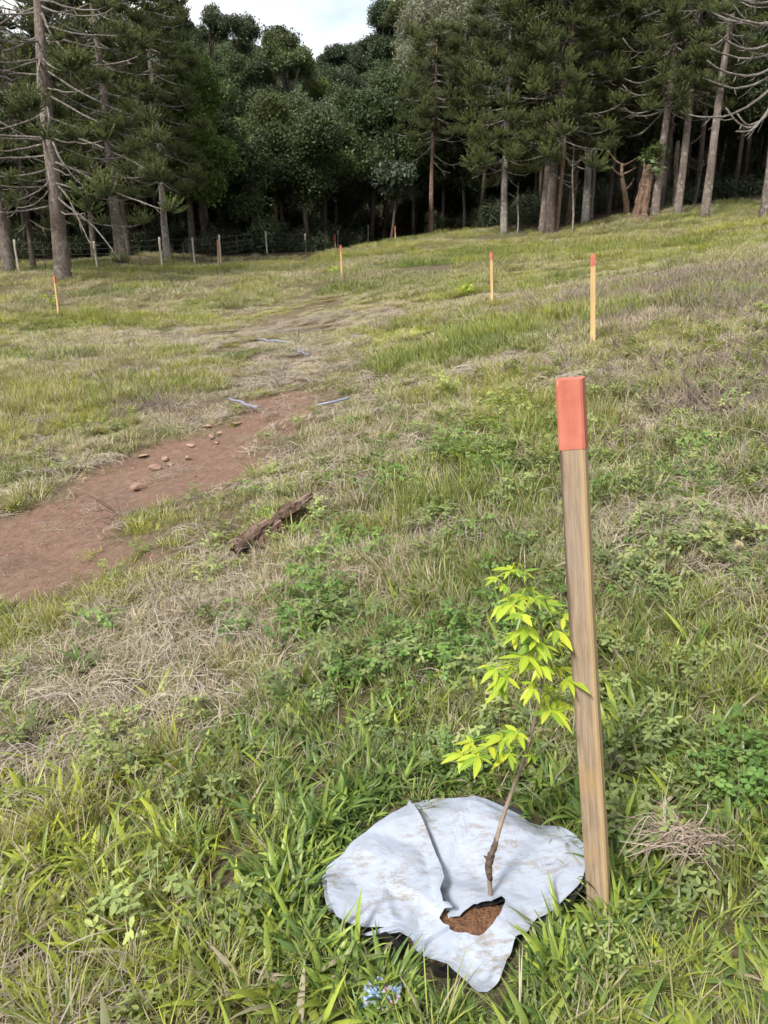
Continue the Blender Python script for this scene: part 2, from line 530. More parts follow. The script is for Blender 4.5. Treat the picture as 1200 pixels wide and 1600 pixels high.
def simple(name, col, rough=.6, spec=.3, var=.25, scale=20, stretch=None, bmp=0.0):
    m, N, L = new_mat(name)
    n = noise(N, L, scale, 5, .6, stretch=stretch)
    c = mixrgb(N, L, mrange(N, L, n, .3, .7), tuple(q * (1 - var) for q in col), tuple(min(1, q * (1 + var)) for q in col))
    p = principled(N, L, rough, spec); L(c, p.inputs['Base Color'])
    if bmp: bump(N, L, n, bmp, .01, p)
    finish(N, L, p.outputs[0])
    return m
def red_paint():
    m, N, L = new_mat('red_paint')
    st = noise(N, L, 30, 5, .65, stretch=(1, 1, .07)); bl = noise(N, L, 16, 4, .6); ch = noise(N, L, 120, 3, .6, stretch=(1, 1, .3))
    c = mixrgb(N, L, mrange(N, L, st, .3, .7), (.33, .092, .062), (.47, .155, .108))
    c = mixrgb(N, L, mrange(N, L, bl, .45, .7, 0, .5), c, (.50, .20, .15))
    c = mixrgb(N, L, mrange(N, L, ch, .69, .74, 0, .8), c, (.58, .42, .34))
    p = principled(N, L, .75, .22); L(c, p.inputs['Base Color'])
    bump(N, L, st, .6, .004, p)
    finish(N, L, p.outputs[0])
    return m
M['red_paint'] = red_paint()
M['post_wood'] = simple('pale_post_wood', (.42, .38, .31), .85, .2, .3, 9, (1, 1, .12), .4)
M['stake_plain'] = simple('far_stake_wood', (.50, .34, .16), .7, .2, .22, 12, (1, 1, .1), .3)
M['wire'] = simple('fence_wire', (.12, .115, .11), .45, .5, .15)
M['stone'] = simple('reddish_stone', (.25, .165, .125), .9, .2, .35, 18, None, .6)
M['clod'] = simple('earth_clod', (.20, .12, .085), .95, .1, .4, 40)
M['strip'] = simple('blue_grey_plastic', (.19, .21, .28), .4, .4, .15, 30)
M['black_plastic'] = simple('black_plastic', (.022, .022, .026), .38, .5, .4, 12, None, .4)
M['stem'] = simple('sapling_bark', (.22, .17, .135), .8, .2, .35, 60, (1, 1, .3), .6)
M['stem_dark'] = simple('sapling_dark_bark', (.10, .07, .055), .85, .2, .4, 70, None, .8)
M['compost'] = simple('compost', (.16, .085, .05), .95, .1, .5, 140, None, 1.0)

def stake_wood():
    m, N, L = new_mat('stake_wood')
    tc = N('ShaderNodeTexCoord'); ob = tc.outputs['Object']
    sp = N('ShaderNodeSeparateXYZ'); L(ob, sp.inputs[0])
    g = math_(N, L, 'MULTIPLY_ADD', math_(N, L, 'SUBTRACT', noise(N, L, 9, 5, .6, vec=ob, stretch=(70, 70, 1.4)), .5), .7, noise(N, L, 9, 7, .6, vec=ob, stretch=(14, 14, .9)))
    blot = noise(N, L, 5, 4, .55, vec=ob, stretch=(1.5, 1.5, .8))
    c = mixrgb(N, L, mrange(N, L, g, .35, .65), (.205, .145, .10), (.345, .265, .185))
    c = mixrgb(N, L, mrange(N, L, blot, .50, .68, 0, .7), c, (.26, .21, .18))
    c = mixrgb(N, L, mrange(N, L, blot, .30, .44, .85, 0), c, (.36, .23, .10))
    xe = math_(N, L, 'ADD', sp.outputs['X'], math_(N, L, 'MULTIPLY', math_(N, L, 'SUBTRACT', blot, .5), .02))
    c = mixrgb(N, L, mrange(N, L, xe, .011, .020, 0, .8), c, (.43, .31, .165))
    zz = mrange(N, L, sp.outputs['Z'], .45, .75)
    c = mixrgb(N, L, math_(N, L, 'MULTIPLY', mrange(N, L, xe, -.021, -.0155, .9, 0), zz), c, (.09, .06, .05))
    wv = N('ShaderNodeTexWave'); wv.inputs['Scale'].default_value = 95; wv.inputs['Distortion'].default_value = 1.5
    mp = N('ShaderNodeMapping'); mp.inputs['Rotation'].default_value = (0, math.radians(62), 0); L(ob, mp.inputs[0]); L(mp.outputs[0], wv.inputs[0])
    c = mixrgb(N, L, math_(N, L, 'MULTIPLY', wv.outputs['Fac'], .22), c, (.14, .09, .06))
    p = principled(N, L, .7, .25); L(c, p.inputs['Base Color'])
    bump(N, L, math_(N, L, 'ADD', g, math_(N, L, 'MULTIPLY', wv.outputs['Fac'], .4)), .35, .004, p)
    finish(N, L, p.outputs[0])
    return m
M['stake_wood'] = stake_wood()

def mat_sheet():
    m, N, L = new_mat('white_plastic_sheet')
    n1 = noise(N, L, 5, 6, .65); n2 = noise(N, L, 26, 6, .75, stretch=(1, 2.2, 1)); n3 = noise(N, L, 6, 2, .5)
    d = math_(N, L, 'MULTIPLY', mrange(N, L, n1, .42, .60), mrange(N, L, n2, .46, .60))
    c = mixrgb(N, L, math_(N, L, 'MULTIPLY', d, .85), (.29, .325, .40), (.19, .165, .135))
    p = principled(N, L, .42, .45); L(c, p.inputs['Base Color'])
    n5 = math_(N, L, 'ABSOLUTE', math_(N, L, 'SUBTRACT', noise(N, L, 13, 3, .5), .5))
    bump(N, L, math_(N, L, 'ADD', n3, math_(N, L, 'MULTIPLY', n5, -1.2)), .55, .014, p)
    finish(N, L, p.outputs[0])
    return m
M['sheet'] = mat_sheet()

def sapling_leaf():
    m, N, L = new_mat('sapling_leaf')
    oi = N('ShaderNodeObjectInfo')
    c = ramp(N, L, oi.outputs['Random'], [(0, (.15, .29, .035)), (.35, (.33, .46, .045)), (.7, (.46, .55, .05)), (1, (.60, .61, .06))])
    n = noise(N, L, 60, 3)
    c = mixrgb(N, L, mrange(N, L, n, .35, .7, 0, .45), c, (.20, .33, .03))
    sx = N('ShaderNodeSeparateXYZ'); tcx = N('ShaderNodeTexCoord'); L(tcx.outputs['Object'], sx.inputs[0])
    rib = math_(N, L, 'ABSOLUTE', sx.outputs['Y'])
    c = mixrgb(N, L, mrange(N, L, rib, .0, .018, .55, 0), c, (.62, .66, .22))
    finish(N, L, leafy(N, L, c, .42, .42, .35, (1.15, 1.1, .5)))
    return m
M['sapling_leaf'] = sapling_leaf()

def wrapper_mat():
    m, N, L = new_mat('printed_wrapper')
    n = noise(N, L, 55, 3, .5); n2 = noise(N, L, 40, 2, .5, stretch=(1, 2, 1))
    c = ramp(N, L, n, [(.30, (.08, .15, .34)), (.44, (.24, .34, .50)), (.60, (.36, .41, .50)), (.70, (.30, .10, .11))])
    c = mixrgb(N, L, mrange(N, L, n2, .66, .70), c, (.42, .12, .13))
    p = principled(N, L, .3, .6); L(c, p.inputs['Base Color'])
    finish(N, L, p.outputs[0])
    return m
M['wrapper'] = wrapper_mat()

# ------------------------------------------------------------------ the ground
def axis(n, a, b, lo, hi, c):
    u = np.linspace(np.arcsinh((lo - c) / a), np.arcsinh((hi - c) / a), n)
    return c + a * np.sinh(u)
gx = axis(380, 1.3, 1, -170, 170, -.3)
gy = axis(430, 1.5, 1, -60, 320, 3.0)
X, Y = np.meshgrid(gx, gy)
Z = H(X, Y)
me = bpy.data.meshes.new('ground')
vs = np.stack([X, Y, Z], -1).reshape(-1, 3)
ny, nx = X.shape
i0 = (np.arange(ny - 1)[:, None] * nx + np.arange(nx - 1)[None, :]).ravel()
q = np.stack([i0, i0 + 1, i0 + nx + 1, i0 + nx], 1)
me.from_pydata(vs.tolist(), [], q.tolist())
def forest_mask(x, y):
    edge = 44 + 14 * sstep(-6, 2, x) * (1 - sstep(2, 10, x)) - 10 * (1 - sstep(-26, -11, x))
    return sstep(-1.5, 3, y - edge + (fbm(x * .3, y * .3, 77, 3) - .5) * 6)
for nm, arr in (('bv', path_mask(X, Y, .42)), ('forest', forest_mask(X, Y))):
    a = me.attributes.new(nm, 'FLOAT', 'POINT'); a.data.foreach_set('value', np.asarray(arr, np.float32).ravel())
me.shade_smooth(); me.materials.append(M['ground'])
g = bpy.data.objects.new('ground', me); COL.objects.link(g)
g['kind'] = 'structure'

# ------------------------------------------------------------------ trees
def rand_unit(n):
    v = RNG.normal(size=(n, 3)); return v / np.linalg.norm(v, axis=1)[:, None]

def leaf_clump(n, rad, size, flat=.5, aspect=.5):
    mb = MB()
    c = rand_unit(n) * (rad * RNG.random(n) ** .45)[:, None]
    nrm = rand_unit(n) + np.array([0, 0, flat]) + c / rad * .8
    nrm /= np.linalg.norm(nrm, axis=1)[:, None]
    u = np.cross(nrm, rand_unit(n)); u /= np.linalg.norm(u, axis=1)[:, None]
    v = np.cross(nrm, u)
    s = size * (.65 + .7 * RNG.random(n))
    val = RNG.random(n)
    V, A = [], []
    for k in range(n):
        a, b = u[k] * s[k], v[k] * s[k] * aspect
        V += [c[k] - a, c[k] + b - nrm[k] * s[k] * .08, c[k] + a, c[k] - b - nrm[k] * s[k] * .08]
        A += [val[k]] * 4
    mb.add(V, [(4 * k, 4 * k + 1, 4 * k + 2, 4 * k + 3) for k in range(n)], np.array(A))
    return mb.mesh('leaf_clump', M['leaf'], False)

CL_SMALL = [leaf_clump(105, .64, .082) for _ in range(5)]
CL_MED = [leaf_clump(78, .67, .112) for _ in range(5)]
CL_LONG = [leaf_clump(75, .7, .14, .1, .22) for _ in range(4)]
CL_BIG = [leaf_clump(46, .62, .17, .9, .5) for _ in range(3)]
CLUMPS = {'small': CL_SMALL, 'med': CL_MED, 'long': CL_LONG, 'big': CL_BIG}

def crown_lobes(c, rx, rz, n, top=0.0, ry=None):
    """uneven lobes filling an ellipsoid; top > 0 narrows it upwards like a cone"""
    out = []
    ry = ry or rx
    for k in range(n):
        d = rand_unit(1)[0] * RNG.random() ** .4
        zz = d[2]
        w = 1 - top * (zz * .5 + .5)
        r = (.30 + .20 * RNG.random()) * min(rx, rz) * (1 - .35 * top * (zz * .5 + .5))
        out.append((np.array([c[0] + d[0] * rx * .72 * w, c[1] + d[1] * ry * .72 * w, c[2] + d[2] * rz * .74]), r))
    return out

LOBE = []
def crown_points(lobes, dens, squash=.75):
    P, Nn = [], []
    LOBE.clear()
    for c, r in lobes:
        n = max(6, int(dens * r * r * 12))
        d = rand_unit(n)
        d[:, 2] = np.where(d[:, 2] < -.35, -d[:, 2], d[:, 2])
        LOBE.extend([RNG.uniform(.7, 1.35)] * n)
        P.append(c + d * np.array([1, 1, squash]) * (r * (.55 + .5 * RNG.random(n)))[:, None])
    return np.concatenate(P)

def tint_of(col, n, var=.22):
    b = 1 + (RNG.random(n) - .5) * 2 * var
    h = (RNG.random(n) - .5) * var * .8
    return 1.3 * np.array(col)[None] * np.stack([b * (1 + h), b, b * (1 - h)], 1)

def broadleaf(name, label, crown, Yd, col, clump='med', trunk_px=None, trunk_r=.16, nl=12, dens=2.2, top=0.0, bark_='bark_dark',
              group=None, cs=1.0, fork=None, cat='tree', depth=1.0):
    """crown = (px, py, half width px, half height px); trunk_px = where the trunk stands"""
    px, py, hw, hh = crown
    k = Yd / FPX
    c = at(px, py, Yd); rx, rz = hw * k * 1.0, hh * k
    bx = at(trunk_px if trunk_px is not None else px, 400, Yd)[0]
    bz = Hs(bx, Yd)
    root = empty(name, (bx, Yd, bz))
    tag(root, label, cat, group)
    lob = crown_lobes(c, rx, rz, nl, top, rx * depth)
    mb = MB()
    b0 = np.array([bx, Yd, bz - .3])
    ttop = np.array([c[0], c[1], max(c[2] - rz * .15, bz + 1.0)])
    if fork is not None: ttop = np.array([c[0], c[1], fork])
    m = 8
    pts = np.array([b0 + (ttop - b0) * t + np.array([math.sin(t * 5 + bx), math.cos(t * 4 + bx), 0]) * .12 * rx * t * (1 - t) for t in np.linspace(0, 1, m)])
    mb.tube(pts, trunk_r * np.linspace(1.25, .55, m) * np.r_[1.25, np.ones(m - 1)], 8, wob=.2)
    for lc, r in lob:
        t = RNG.uniform(.45, .98) if fork is None else RNG.uniform(.9, 1)
        s = b0 + (ttop - b0) * t
        mid = (s + lc) / 2 + np.array([0, 0, .18 * np.linalg.norm(lc - s) * (1 if fork is None else .4)])
        mb.tube([s, mid, lc], trunk_r * np.array([.42, .28, .1]), 5, wob=.2)
    tr = mb.build('trunk', M[bark_], root)
    tr.matrix_parent_inverse = Matrix.Translation(-root.location)
    P = crown_points(lob, dens / max(cs, .5) ** 2)
    n = len(P)
    cr = crown_mesh('crown', CLUMPS[clump], P, RNG.random((n, 3)) * 6.28, cs * (.75 + .55 * RNG.random(n)), tint_of(col, n) * np.array(LOBE)[:, None], root, M['leaf_real'])
    cr.matrix_parent_inverse = Matrix.Translation(-root.location)
    return root

# --- araucaria needle tufts: brushes of upturned, spiky twigs
def make_tuft(ntw, seed, nd=38):
    mb = MB()
    for k in range(ntw):
        az = RNG.random() * 6.283; el = math.asin(RNG.uniform(-.25, 1))
        d = np.array([math.cos(az) * math.cos(el), math.sin(az) * math.cos(el), math.sin(el)])
        Lg = RNG.uniform(.42, .72)
        t = np.linspace(.15, 1, nd)
        p = d[None] * (t * Lg)[:, None]; p[:, 2] += .42 * t ** 2 * (1 - d[2]) * Lg
        tw = np.gradient(p, axis=0); tw /= np.linalg.norm(tw, axis=1)[:, None]
        V, F, A = [], [], []
        bvv = np.clip(.05 + .75 * t * (.6 + .4 * d[2]) + RNG.normal() * .12, 0, 1)  # painted shading: needles dark inside the tuft, brighter towards tips and top
        for i in range(len(t)):
            r = np.cross(tw[i], rand_unit(1)[0]); r /= np.linalg.norm(r)
            s = np.cross(tw[i], r)
            ln = .062 * (1 - .3 * t[i])
            o = p[i]
            V += [o - s * .019, o + s * .019, o + r * ln * .75 + tw[i] * ln]
            F.append((3 * i, 3 * i + 1, 3 * i + 2)); A += [bvv[i]] * 3
        mb.add(V, F, np.array(A))
    return mb.mesh('needle_tuft', M['tuft'], False)
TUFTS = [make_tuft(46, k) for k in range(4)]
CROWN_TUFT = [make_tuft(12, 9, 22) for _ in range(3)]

def bend(a, b, sag, up, n=9):
    t = np.linspace(0, 1, n)
    p = a[None] + (b - a)[None] * t[:, None]
    L_ = np.linalg.norm(b - a)
    p[:, 2] += -sag * L_ * np.sin(np.pi * t ** .85) + up * L_ * (t ** 4 - t)
    p += np.cumsum(RNG.normal(size=(n, 3)), 0) * .007 * L_ * (t * (1 - t) * 4)[:, None]
    p[:, 0] += np.sin(t * 7 + a[2] * 3) * .016 * L_; p[:, 1] += np.cos(t * 6 + a[2] * 5) * .016 * L_
    return p

def araucaria(label, px, py, Yd, height, r0, lean_px=0.0, z_lo=2.0, z_hi=12.0, step=.75, per=4, blen=(2.6, 3.6), drop=(.1, .45), sag=.05, up=.12,
              tuft=(.8, 1.1), extra=1, bark_='bark', group=None, tips=(), bare=0.0, brad=.045, cone=0.0, crown=True, seed=0, top_r=None, subs=True):
    rs = np.random.default_rng(100 + seed)
    b = at(px, py, Yd); b[2] = Hs(b[0], b[1])
    root = empty('araucaria_tree', b)
    tag(root, label, 'tree', group)
    lean = np.array([lean_px, rs.uniform(-.02, .02)])
    def axis_at(z):
        t = z / height
        return np.array([lean[0] * z + .05 * math.sin(z * .6 + seed), lean[1] * z, z])
    m = 16
    zs = np.linspace(-.4, height, m)
    rad = r0 * (1 - .72 * np.clip(zs / height, 0, 1)); rad[0] *= 1.5; rad[1] *= 1.12
    zs[1] = .35
    mb = MB(); mb.tube([axis_at(z) for z in zs], rad, 12, wob=.10)
    child('trunk', mb.mesh('trunk', M[bark_]), root)
    def one(z, tip, sg, upp, tsc, nt, rb):
        a = axis_at(z)
        p = bend(a, tip, sg, upp)
        bm = MB(); bm.tube(p, np.linspace(rb, rb * .45, len(p)), 6, wob=.15)
        if subs:
            for q in range(rs.integers(2, 6)):      # thin dead side twigs
                i = rs.integers(3, 8); s = p[i]
                d = (p[i] - p[i - 1]); d /= np.linalg.norm(d) + 1e-9
                e = s + d * rs.uniform(.15, .5) + np.array([rs.uniform(-.3, .3), rs.uniform(-.3, .3), rs.uniform(-.35, .15)])
                bm.tube([s, (s + e) / 2 + np.array([0, 0, -.05]), e], [rb * .4, rb * .3, rb * .15], 4)
        br = child('branch', bm.mesh('branch', M['bark_branch']), root)
        if nt:
            end = p[-1]
            for q in range(nt):
                if q == 0: o = end
                else:
                    i = rs.integers(5, 9); o = p[i] + np.array([rs.uniform(-.6, .6), rs.uniform(-.6, .6), rs.uniform(-.1, .3)]) * tsc
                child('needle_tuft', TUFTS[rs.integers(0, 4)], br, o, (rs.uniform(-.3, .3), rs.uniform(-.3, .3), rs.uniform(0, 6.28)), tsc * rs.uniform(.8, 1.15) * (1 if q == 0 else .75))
    for (z, tx, ty, tY, sg, upp, tsc, nt) in tips:
        tip = at(tx, ty, tY) - b
        one(z, tip, sg, upp, tsc, nt, brad * 1.1)
    z = z_lo
    while z < z_hi:
        f = (z - z_lo) / max(height - z_lo, 1)
        az0 = rs.uniform(0, 6.28)
        for k in range(per):
            az = az0 + k * 6.283 / per + rs.uniform(-.35, .35)
            Lb = rs.uniform(*blen) * (1 - cone * f)
            dr = rs.uniform(*drop) * (1 - .8 * f)
            tip = axis_at(z) + np.array([math.cos(az) * Lb, math.sin(az) * Lb, -dr * Lb])
            nt_ = 0 if rs.random() < bare else 1 + int(rs.integers(0, extra + 1))
            one(z + rs.uniform(-.15, .15), tip, sag * rs.uniform(.5, 1.5), up * rs.uniform(.6, 1.4), rs.uniform(*tuft), nt_, brad * rs.uniform(.8, 1.15))
        z += step * rs.uniform(.8, 1.2)
    if crown and height > z_hi:
        P = []
        zz = z_hi
        while zz < height:
            f = (zz - z_hi) / (height - z_hi)
            R = np.mean(blen) * (1.0 - .35 * f)
            for k in range(5):
                az = rs.uniform(0, 6.28); rr = R * rs.uniform(.25, 1)
                P.append(axis_at(zz) + np.array([math.cos(az) * rr, math.sin(az) * rr, rs.uniform(-.3, .5)]))
            zz += .8
        P = np.array(P); n = len(P)
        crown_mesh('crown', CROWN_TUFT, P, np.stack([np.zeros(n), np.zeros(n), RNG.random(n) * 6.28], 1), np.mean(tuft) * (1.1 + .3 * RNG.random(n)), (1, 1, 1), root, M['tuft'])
    return root

# left group
araucaria('tall grey trunked araucaria with long pale drooping branches beside the leftmost marker stake', 97, 440, 30, 17, .285, lean_px=.036, z_lo=2.6, z_hi=11.5,
          step=.8, per=4, blen=(2.6, 4.2), drop=(-.05, .28), sag=.03, up=.10, tuft=(.8, 1.05), extra=1, bare=.22, brad=.042, seed=1,
          tips=[(7.2, 235, 190, 29.3, .02, .05, 1.0, 1), (6.4, 238, 222, 29, .02, .03, 1.0, 2), (5.3, 242, 272, 29, -.02, -.02, .9, 2), (4.2, 262, 330, 29, -.01, -.04, .95, 2),
                (5.0, 165, 305, 27.6, .02, .15, 1.25, 2), (6.2, 72, 215, 27.2, .02, .15, 1.2, 2), (7.6, 50, 165, 27.4, .02, .12, 1.1, 2), (3.0, 190, 410, 29, -.05, -.1, .8, 2),
                (3.6, 150, 395, 28.7, -.05, -.05, .0, 0), (8.6, 190, 55, 29, .02, .05, 1.0, 1), (9.3, 165, 12, 29, -.03, .1, 1., 1), (8.0, -20, 55, 29.4, .02, .04, .9, 1),
                (7.0, -25, 102, 29.4, .02, .05, 1.0, 1), (6.1, -30, 130, 29.5, .0, .03, 1, 1), (5.0, -30, 207, 29.5, .02, .02, 1, 1), (4.4, -20, 250, 29.5, .02, .02, 1, 1), (3.6, 15, 315, 29, .08, .0, .7, 1),
                (9.0, 120, 95, 28, .03, .1, 1.1, 2), (7.6, 110, 110, 28, .03, .1, 1.1, 2)])
araucaria('stout araucaria trunk at the left edge of the photo with one tuft low on it', 14, 432, 33.5, 15, .24, lean_px=.03, z_lo=4.2, z_hi=12, step=.8, per=4, tuft=(.9, 1.2), extra=1, seed=2,
          tips=[(3.2, 5, 292, 32, .02, .1, 1.1, 2)], group=None)
araucaria('medium araucaria behind the lowest drooping branches, trunk half hidden by a round tuft', 190, 404, 38, 14, .27, lean_px=-.01, z_lo=4.3, z_hi=13, step=.62, per=5, blen=(1.6, 2.6), tuft=(.9, 1.15), extra=1, seed=3)
araucaria('slim araucaria with mottled white trunk behind the second fence post', 263, 405, 43, 15, .20, lean_px=-.012, z_lo=4.0, z_hi=14, step=.62, per=5, blen=(1.4, 2.4), tuft=(.85, 1.15), extra=1, seed=4, bark_='bark_pale')
araucaria('young thin araucaria in the shade just left of the tall grey trunk', 55, 425, 36, 13, .12, lean_px=-.01, z_lo=2.2, z_hi=12, step=.7, per=4, blen=(1.2, 2.0), tuft=(.8, 1.0), extra=1, seed=5, bark_='bark_dark', brad=.03)
araucaria('dark araucaria with thin trunk behind the round tuft, left of the bright green tree', 148, 400, 44, 17, .17, lean_px=-.008, z_lo=6, z_hi=15, step=.6, per=5, blen=(1.8, 2.9), tuft=(1.0, 1.3), extra=2, seed=6, bark_='bark_dark', subs=False)
araucaria('dark bushy araucaria reaching the top edge left of the sky gap', 200, 398, 47, 19, .2, lean_px=-.004, z_lo=6, z_hi=17, step=.55, per=5, blen=(2.0, 3.0), tuft=(1.1, 1.4), extra=2, seed=7, bark_='bark_dark', subs=False)
# middle
araucaria('lone araucaria with bare reddish trunk and whorled crown at the middle of the wood edge', 672, 366, 60, 13.5, .19, lean_px=.02, z_lo=6.6, z_hi=13.5, step=.6, per=5, blen=(2.0, 3.0), drop=(-.05, .25), tuft=(1.0, 1.4), extra=2,
          bark_='bark_red', seed=8, crown=False, cone=.5, brad=.05, tips=[(5.6, 720, 255, 60, .12, .1, 0, 0), (5.2, 705, 270, 60, .12, .1, 0, 0), (6.2, 650, 250, 60, .05, .05, 0, 0)])
# right group
araucaria('bushy araucaria at the front of the right wood with tufts hanging low', 787, 358, 46, 19, .20, lean_px=-.012, z_lo=3.4, z_hi=16, step=.66, per=5, blen=(1.5, 2.6), drop=(-.1, .3), tuft=(1.05, 1.4), extra=1, seed=9, bark_='bark_pale')
RG = 'araucaria trunks of the right wood'
araucaria('thick dark araucaria trunk in the tight trio at the wood edge', 859, 362, 44, 20, .28, lean_px=.012, z_lo=4.2, z_hi=15.5, step=.75, per=5, blen=(1.8, 3.2), tuft=(1.1, 1.45), extra=1, seed=10, bark_='bark_dark', group=RG)
araucaria('grey trunk on the left side of the tight trio at the wood edge', 848, 360, 45, 18, .19, lean_px=.012, z_lo=5.0, z_hi=15, step=.7, per=4, blen=(1.8, 2.6), tuft=(1.0, 1.25), extra=1, seed=11, group=RG)
araucaria('slender orange barked trunk on the right side of the tight trio', 868, 361, 44.4, 17, .17, lean_px=.02, z_lo=5.5, z_hi=15, step=.8, per=4, blen=(1.5, 2.4), tuft=(.9, 1.2), extra=1, seed=12, bark_='bark_red', group=RG, bare=.3)
araucaria('brown trunk standing just right of the tight trio behind a thin pale sapling', 889, 357, 47, 16, .22, lean_px=.02, z_lo=5, z_hi=15, step=.75, per=4, blen=(1.5, 2.4), tuft=(.9, 1.2), extra=1, seed=13, bark_='bark_red', group=RG, bare=.3)
araucaria('mottled pale trunk between the tight trio and a leaning one', 912, 355, 46, 17, .22, lean_px=.0, z_lo=4.6, z_hi=15, step=.7, per=4, blen=(1.5, 2.5), tuft=(.9, 1.2), extra=1, seed=14, bark_='bark_pale', group=RG, bare=.6)
araucaria('grey trunk leaning right next to the mottled pale one', 919, 350, 47, 18, .19, lean_px=.035, z_lo=5.2, z_hi=16, step=.65, per=5, blen=(1.8, 2.9), tuft=(1.0, 1.25), extra=1, seed=15, group=RG, bare=.3)
araucaria('thin grey trunk in the shade left of the broken stump', 950, 344, 50, 18, .14, lean_px=.01, z_lo=5.5, z_hi=16, step=.7, per=5, blen=(1.6, 2.7), tuft=(1.0, 1.3), extra=1, seed=16, bark_='bark_dark', group=RG)
araucaria('straight brown trunk just right of the broken stump', 1024, 334, 43, 19, .22, lean_px=.01, z_lo=5.2, z_hi=15, step=.65, per=5, blen=(2.0, 3.2), drop=(.0, .3), sag=.1, up=.2, tuft=(.9, 1.2), extra=1, seed=17, bark_='bark', group=RG, bare=.35)
araucaria('slim trunk close behind the straight brown one', 1032, 332, 45, 17, .15, lean_px=.015, z_lo=6, z_hi=15, step=.8, per=4, blen=(1.6, 2.6), tuft=(.9, 1.2), extra=1, seed=18, bark_='bark_dark', group=RG)
araucaria('grey trunk with low green tuft left of the long bare leaning one', 1058, 333, 42, 18, .20, lean_px=.005, z_lo=5.8, z_hi=15, step=.62, per=5, blen=(1.6, 2.6), tuft=(.95, 1.2), extra=2, seed=19, group=RG,
          tips=[(5.9, 1062, 170, 41, .02, .1, 1.0, 2), (8.2, 1085, 110, 41, .02, .1, 1.1, 2)])
araucaria('long bare grey brown trunk leaning right, second tree from the right edge', 1100, 330, 40, 18, .21, lean_px=.025, z_lo=8.0, z_hi=14, step=.7, per=4, blen=(1.6, 2.6), tuft=(.9, 1.2), extra=1, seed=20, bark_='bark', group=RG, bare=.2)
araucaria('pale many branched araucaria cut by the right edge, bare limbs curving upward', 1199, 322, 33, 15, .28, lean_px=-.005, z_lo=7.6, z_hi=12, step=.5, per=5, blen=(2.4, 3.4), drop=(-.1, .1), sag=.12, up=.15, tuft=(.8, 1.0), extra=0,
          bare=.55, bark_='bark', seed=21, brad=.06, tips=[(4.6, 1150, 178, 32, .20, .2, 0, 0), (5.2, 1075, 178, 32, .10, .05, .5, 1), (5.6, 1100, 122, 32, .12, .05, .6, 1), (6.3, 1110, 75, 32, .08, .05, 0, 0),
          (5.0, 1135, 168, 31.5, .25, .25, 0, 0), (6.9, 1120, 55, 31.5, .10, .1, .7, 1), (7.4, 1130, 18, 32, .10, .1, .7, 1), (4.9, 1150, 205, 31, .12, .1, 0, 0), (5.9, 1105, 95, 31, .1, .08, 0, 0)])

G1, G2, G3 = (.050, .070, .018), (.035, .050, .018), (.065, .075, .045)
broadleaf('broadleaf_tree', 'bright green cone shaped tree right of the left araucarias', (293, 215, 74, 125), 47, (.058, .095, .02), 'small', 300, .2, 26, 2.6, .55)
broadleaf('broadleaf_tree', 'olive green tree with slim orange trunk behind the fence, left of centre', (430, 235, 68, 72), 60, (.055, .070, .026), 'small', 432, .15, 20, 2.6, .25, 'bark_red')
broadleaf('broadleaf_tree', 'greyish tree with fine foliage right of the orange trunked one', (503, 235, 46, 80), 64, (.066, .070, .050), 'small', 505, .14, 15, 2.4, .2)
broadleaf('broadleaf_tree', 'dark round topped tree left of the lone middle araucaria', (603, 230, 66, 95), 66, (.030, .046, .018), 'med', 600, .2, 22, 2.2, .25)
broadleaf('broadleaf_tree', 'small tree with large bluish leaves low in the middle shade', (622, 288, 36, 30), 58, (.050, .066, .042), 'big', 609, .10, 9, 2.6, 0, 'bark_dark')
broadleaf('broadleaf_tree', 'tall silvery grey tree filling the top right of the sky gap', (705, 80, 95, 95), 74, (.135, .145, .105), 'long', 735, .3, 34, 2.0, .1, 'bark')
broadleaf('broadleaf_tree', 'dark slender tree right of the lone middle araucaria', (722, 235, 32, 75), 64, (.03, .042, .018), 'med', 725, .13, 11, 2.2, .2)
broadleaf('broadleaf_tree', 'rounded yellow green crown below the sky gap', (498, 150, 35, 26), 92, (.080, .095, .028), 'small', 505, .18, 14, 2.4, 0)
broadleaf('broadleaf_tree', 'slope tree with pale forked trunk below the sky gap', (448, 98, 58, 34), 90, (.05, .065, .026), 'med', 460, .34, 16, 1.7, 0, 'bark_pale')
broadleaf('broadleaf_tree', 'small green bush like tree beside the fence left of centre', (418, 372, 22, 24), 52, (.040, .060, .025), 'med', 418, .05, 7, 3.0, 0)
broadleaf('broadleaf_tree', 'low dark leafy tree in front of the wood, between two fence posts left of centre', (530, 300, 48, 45), 66, (.036, .054, .024), 'med', 527, .1, 14, 2.4, 0)
# skyline trees on the slope
broadleaf('skyline_tree', 'skyline tree with two round tufts left of the white cloud', (330, 48, 24, 30), 104, (.040, .052, .026), 'med', 330, .25, 8, 1.9, 0)
broadleaf('skyline_tree', 'tallest skyline tree with lumpy crown against the white cloud', (378, 45, 26, 36), 100, (.036, .048, .024), 'med', 378, .28, 9, 1.9, 0)
broadleaf('skyline_tree', 'small flat topped skyline tree right of the tallest one', (431, 56, 22, 20), 102, (.038, .050, .026), 'med', 425, .2, 6, 1.9, 0)
broadleaf('skyline_tree', 'broad dark skyline tree left of the sky gap', (272, 55, 40, 48), 98, (.046, .062, .030), 'med', 280, .3, 14, 1.9, .1)
broadleaf('skyline_tree', 'low dome of dark leaves under the right end of the sky gap', (535, 85, 40, 30), 118, (.032, .046, .026), 'med', 540, .3, 12, 1.7, 0)
broadleaf('skyline_tree', 'dark tree climbing the right side of the sky gap', (598, 70, 38, 58), 112, (.034, .050, .024), 'med', 600, .3, 15, 1.7, .2)
broadleaf('skyline_tree', 'olive topped tree at the upper right corner of the sky gap', (640, 40, 34, 52), 104, (.056, .070, .026), 'med', 645, .3, 13, 1.9, .2)
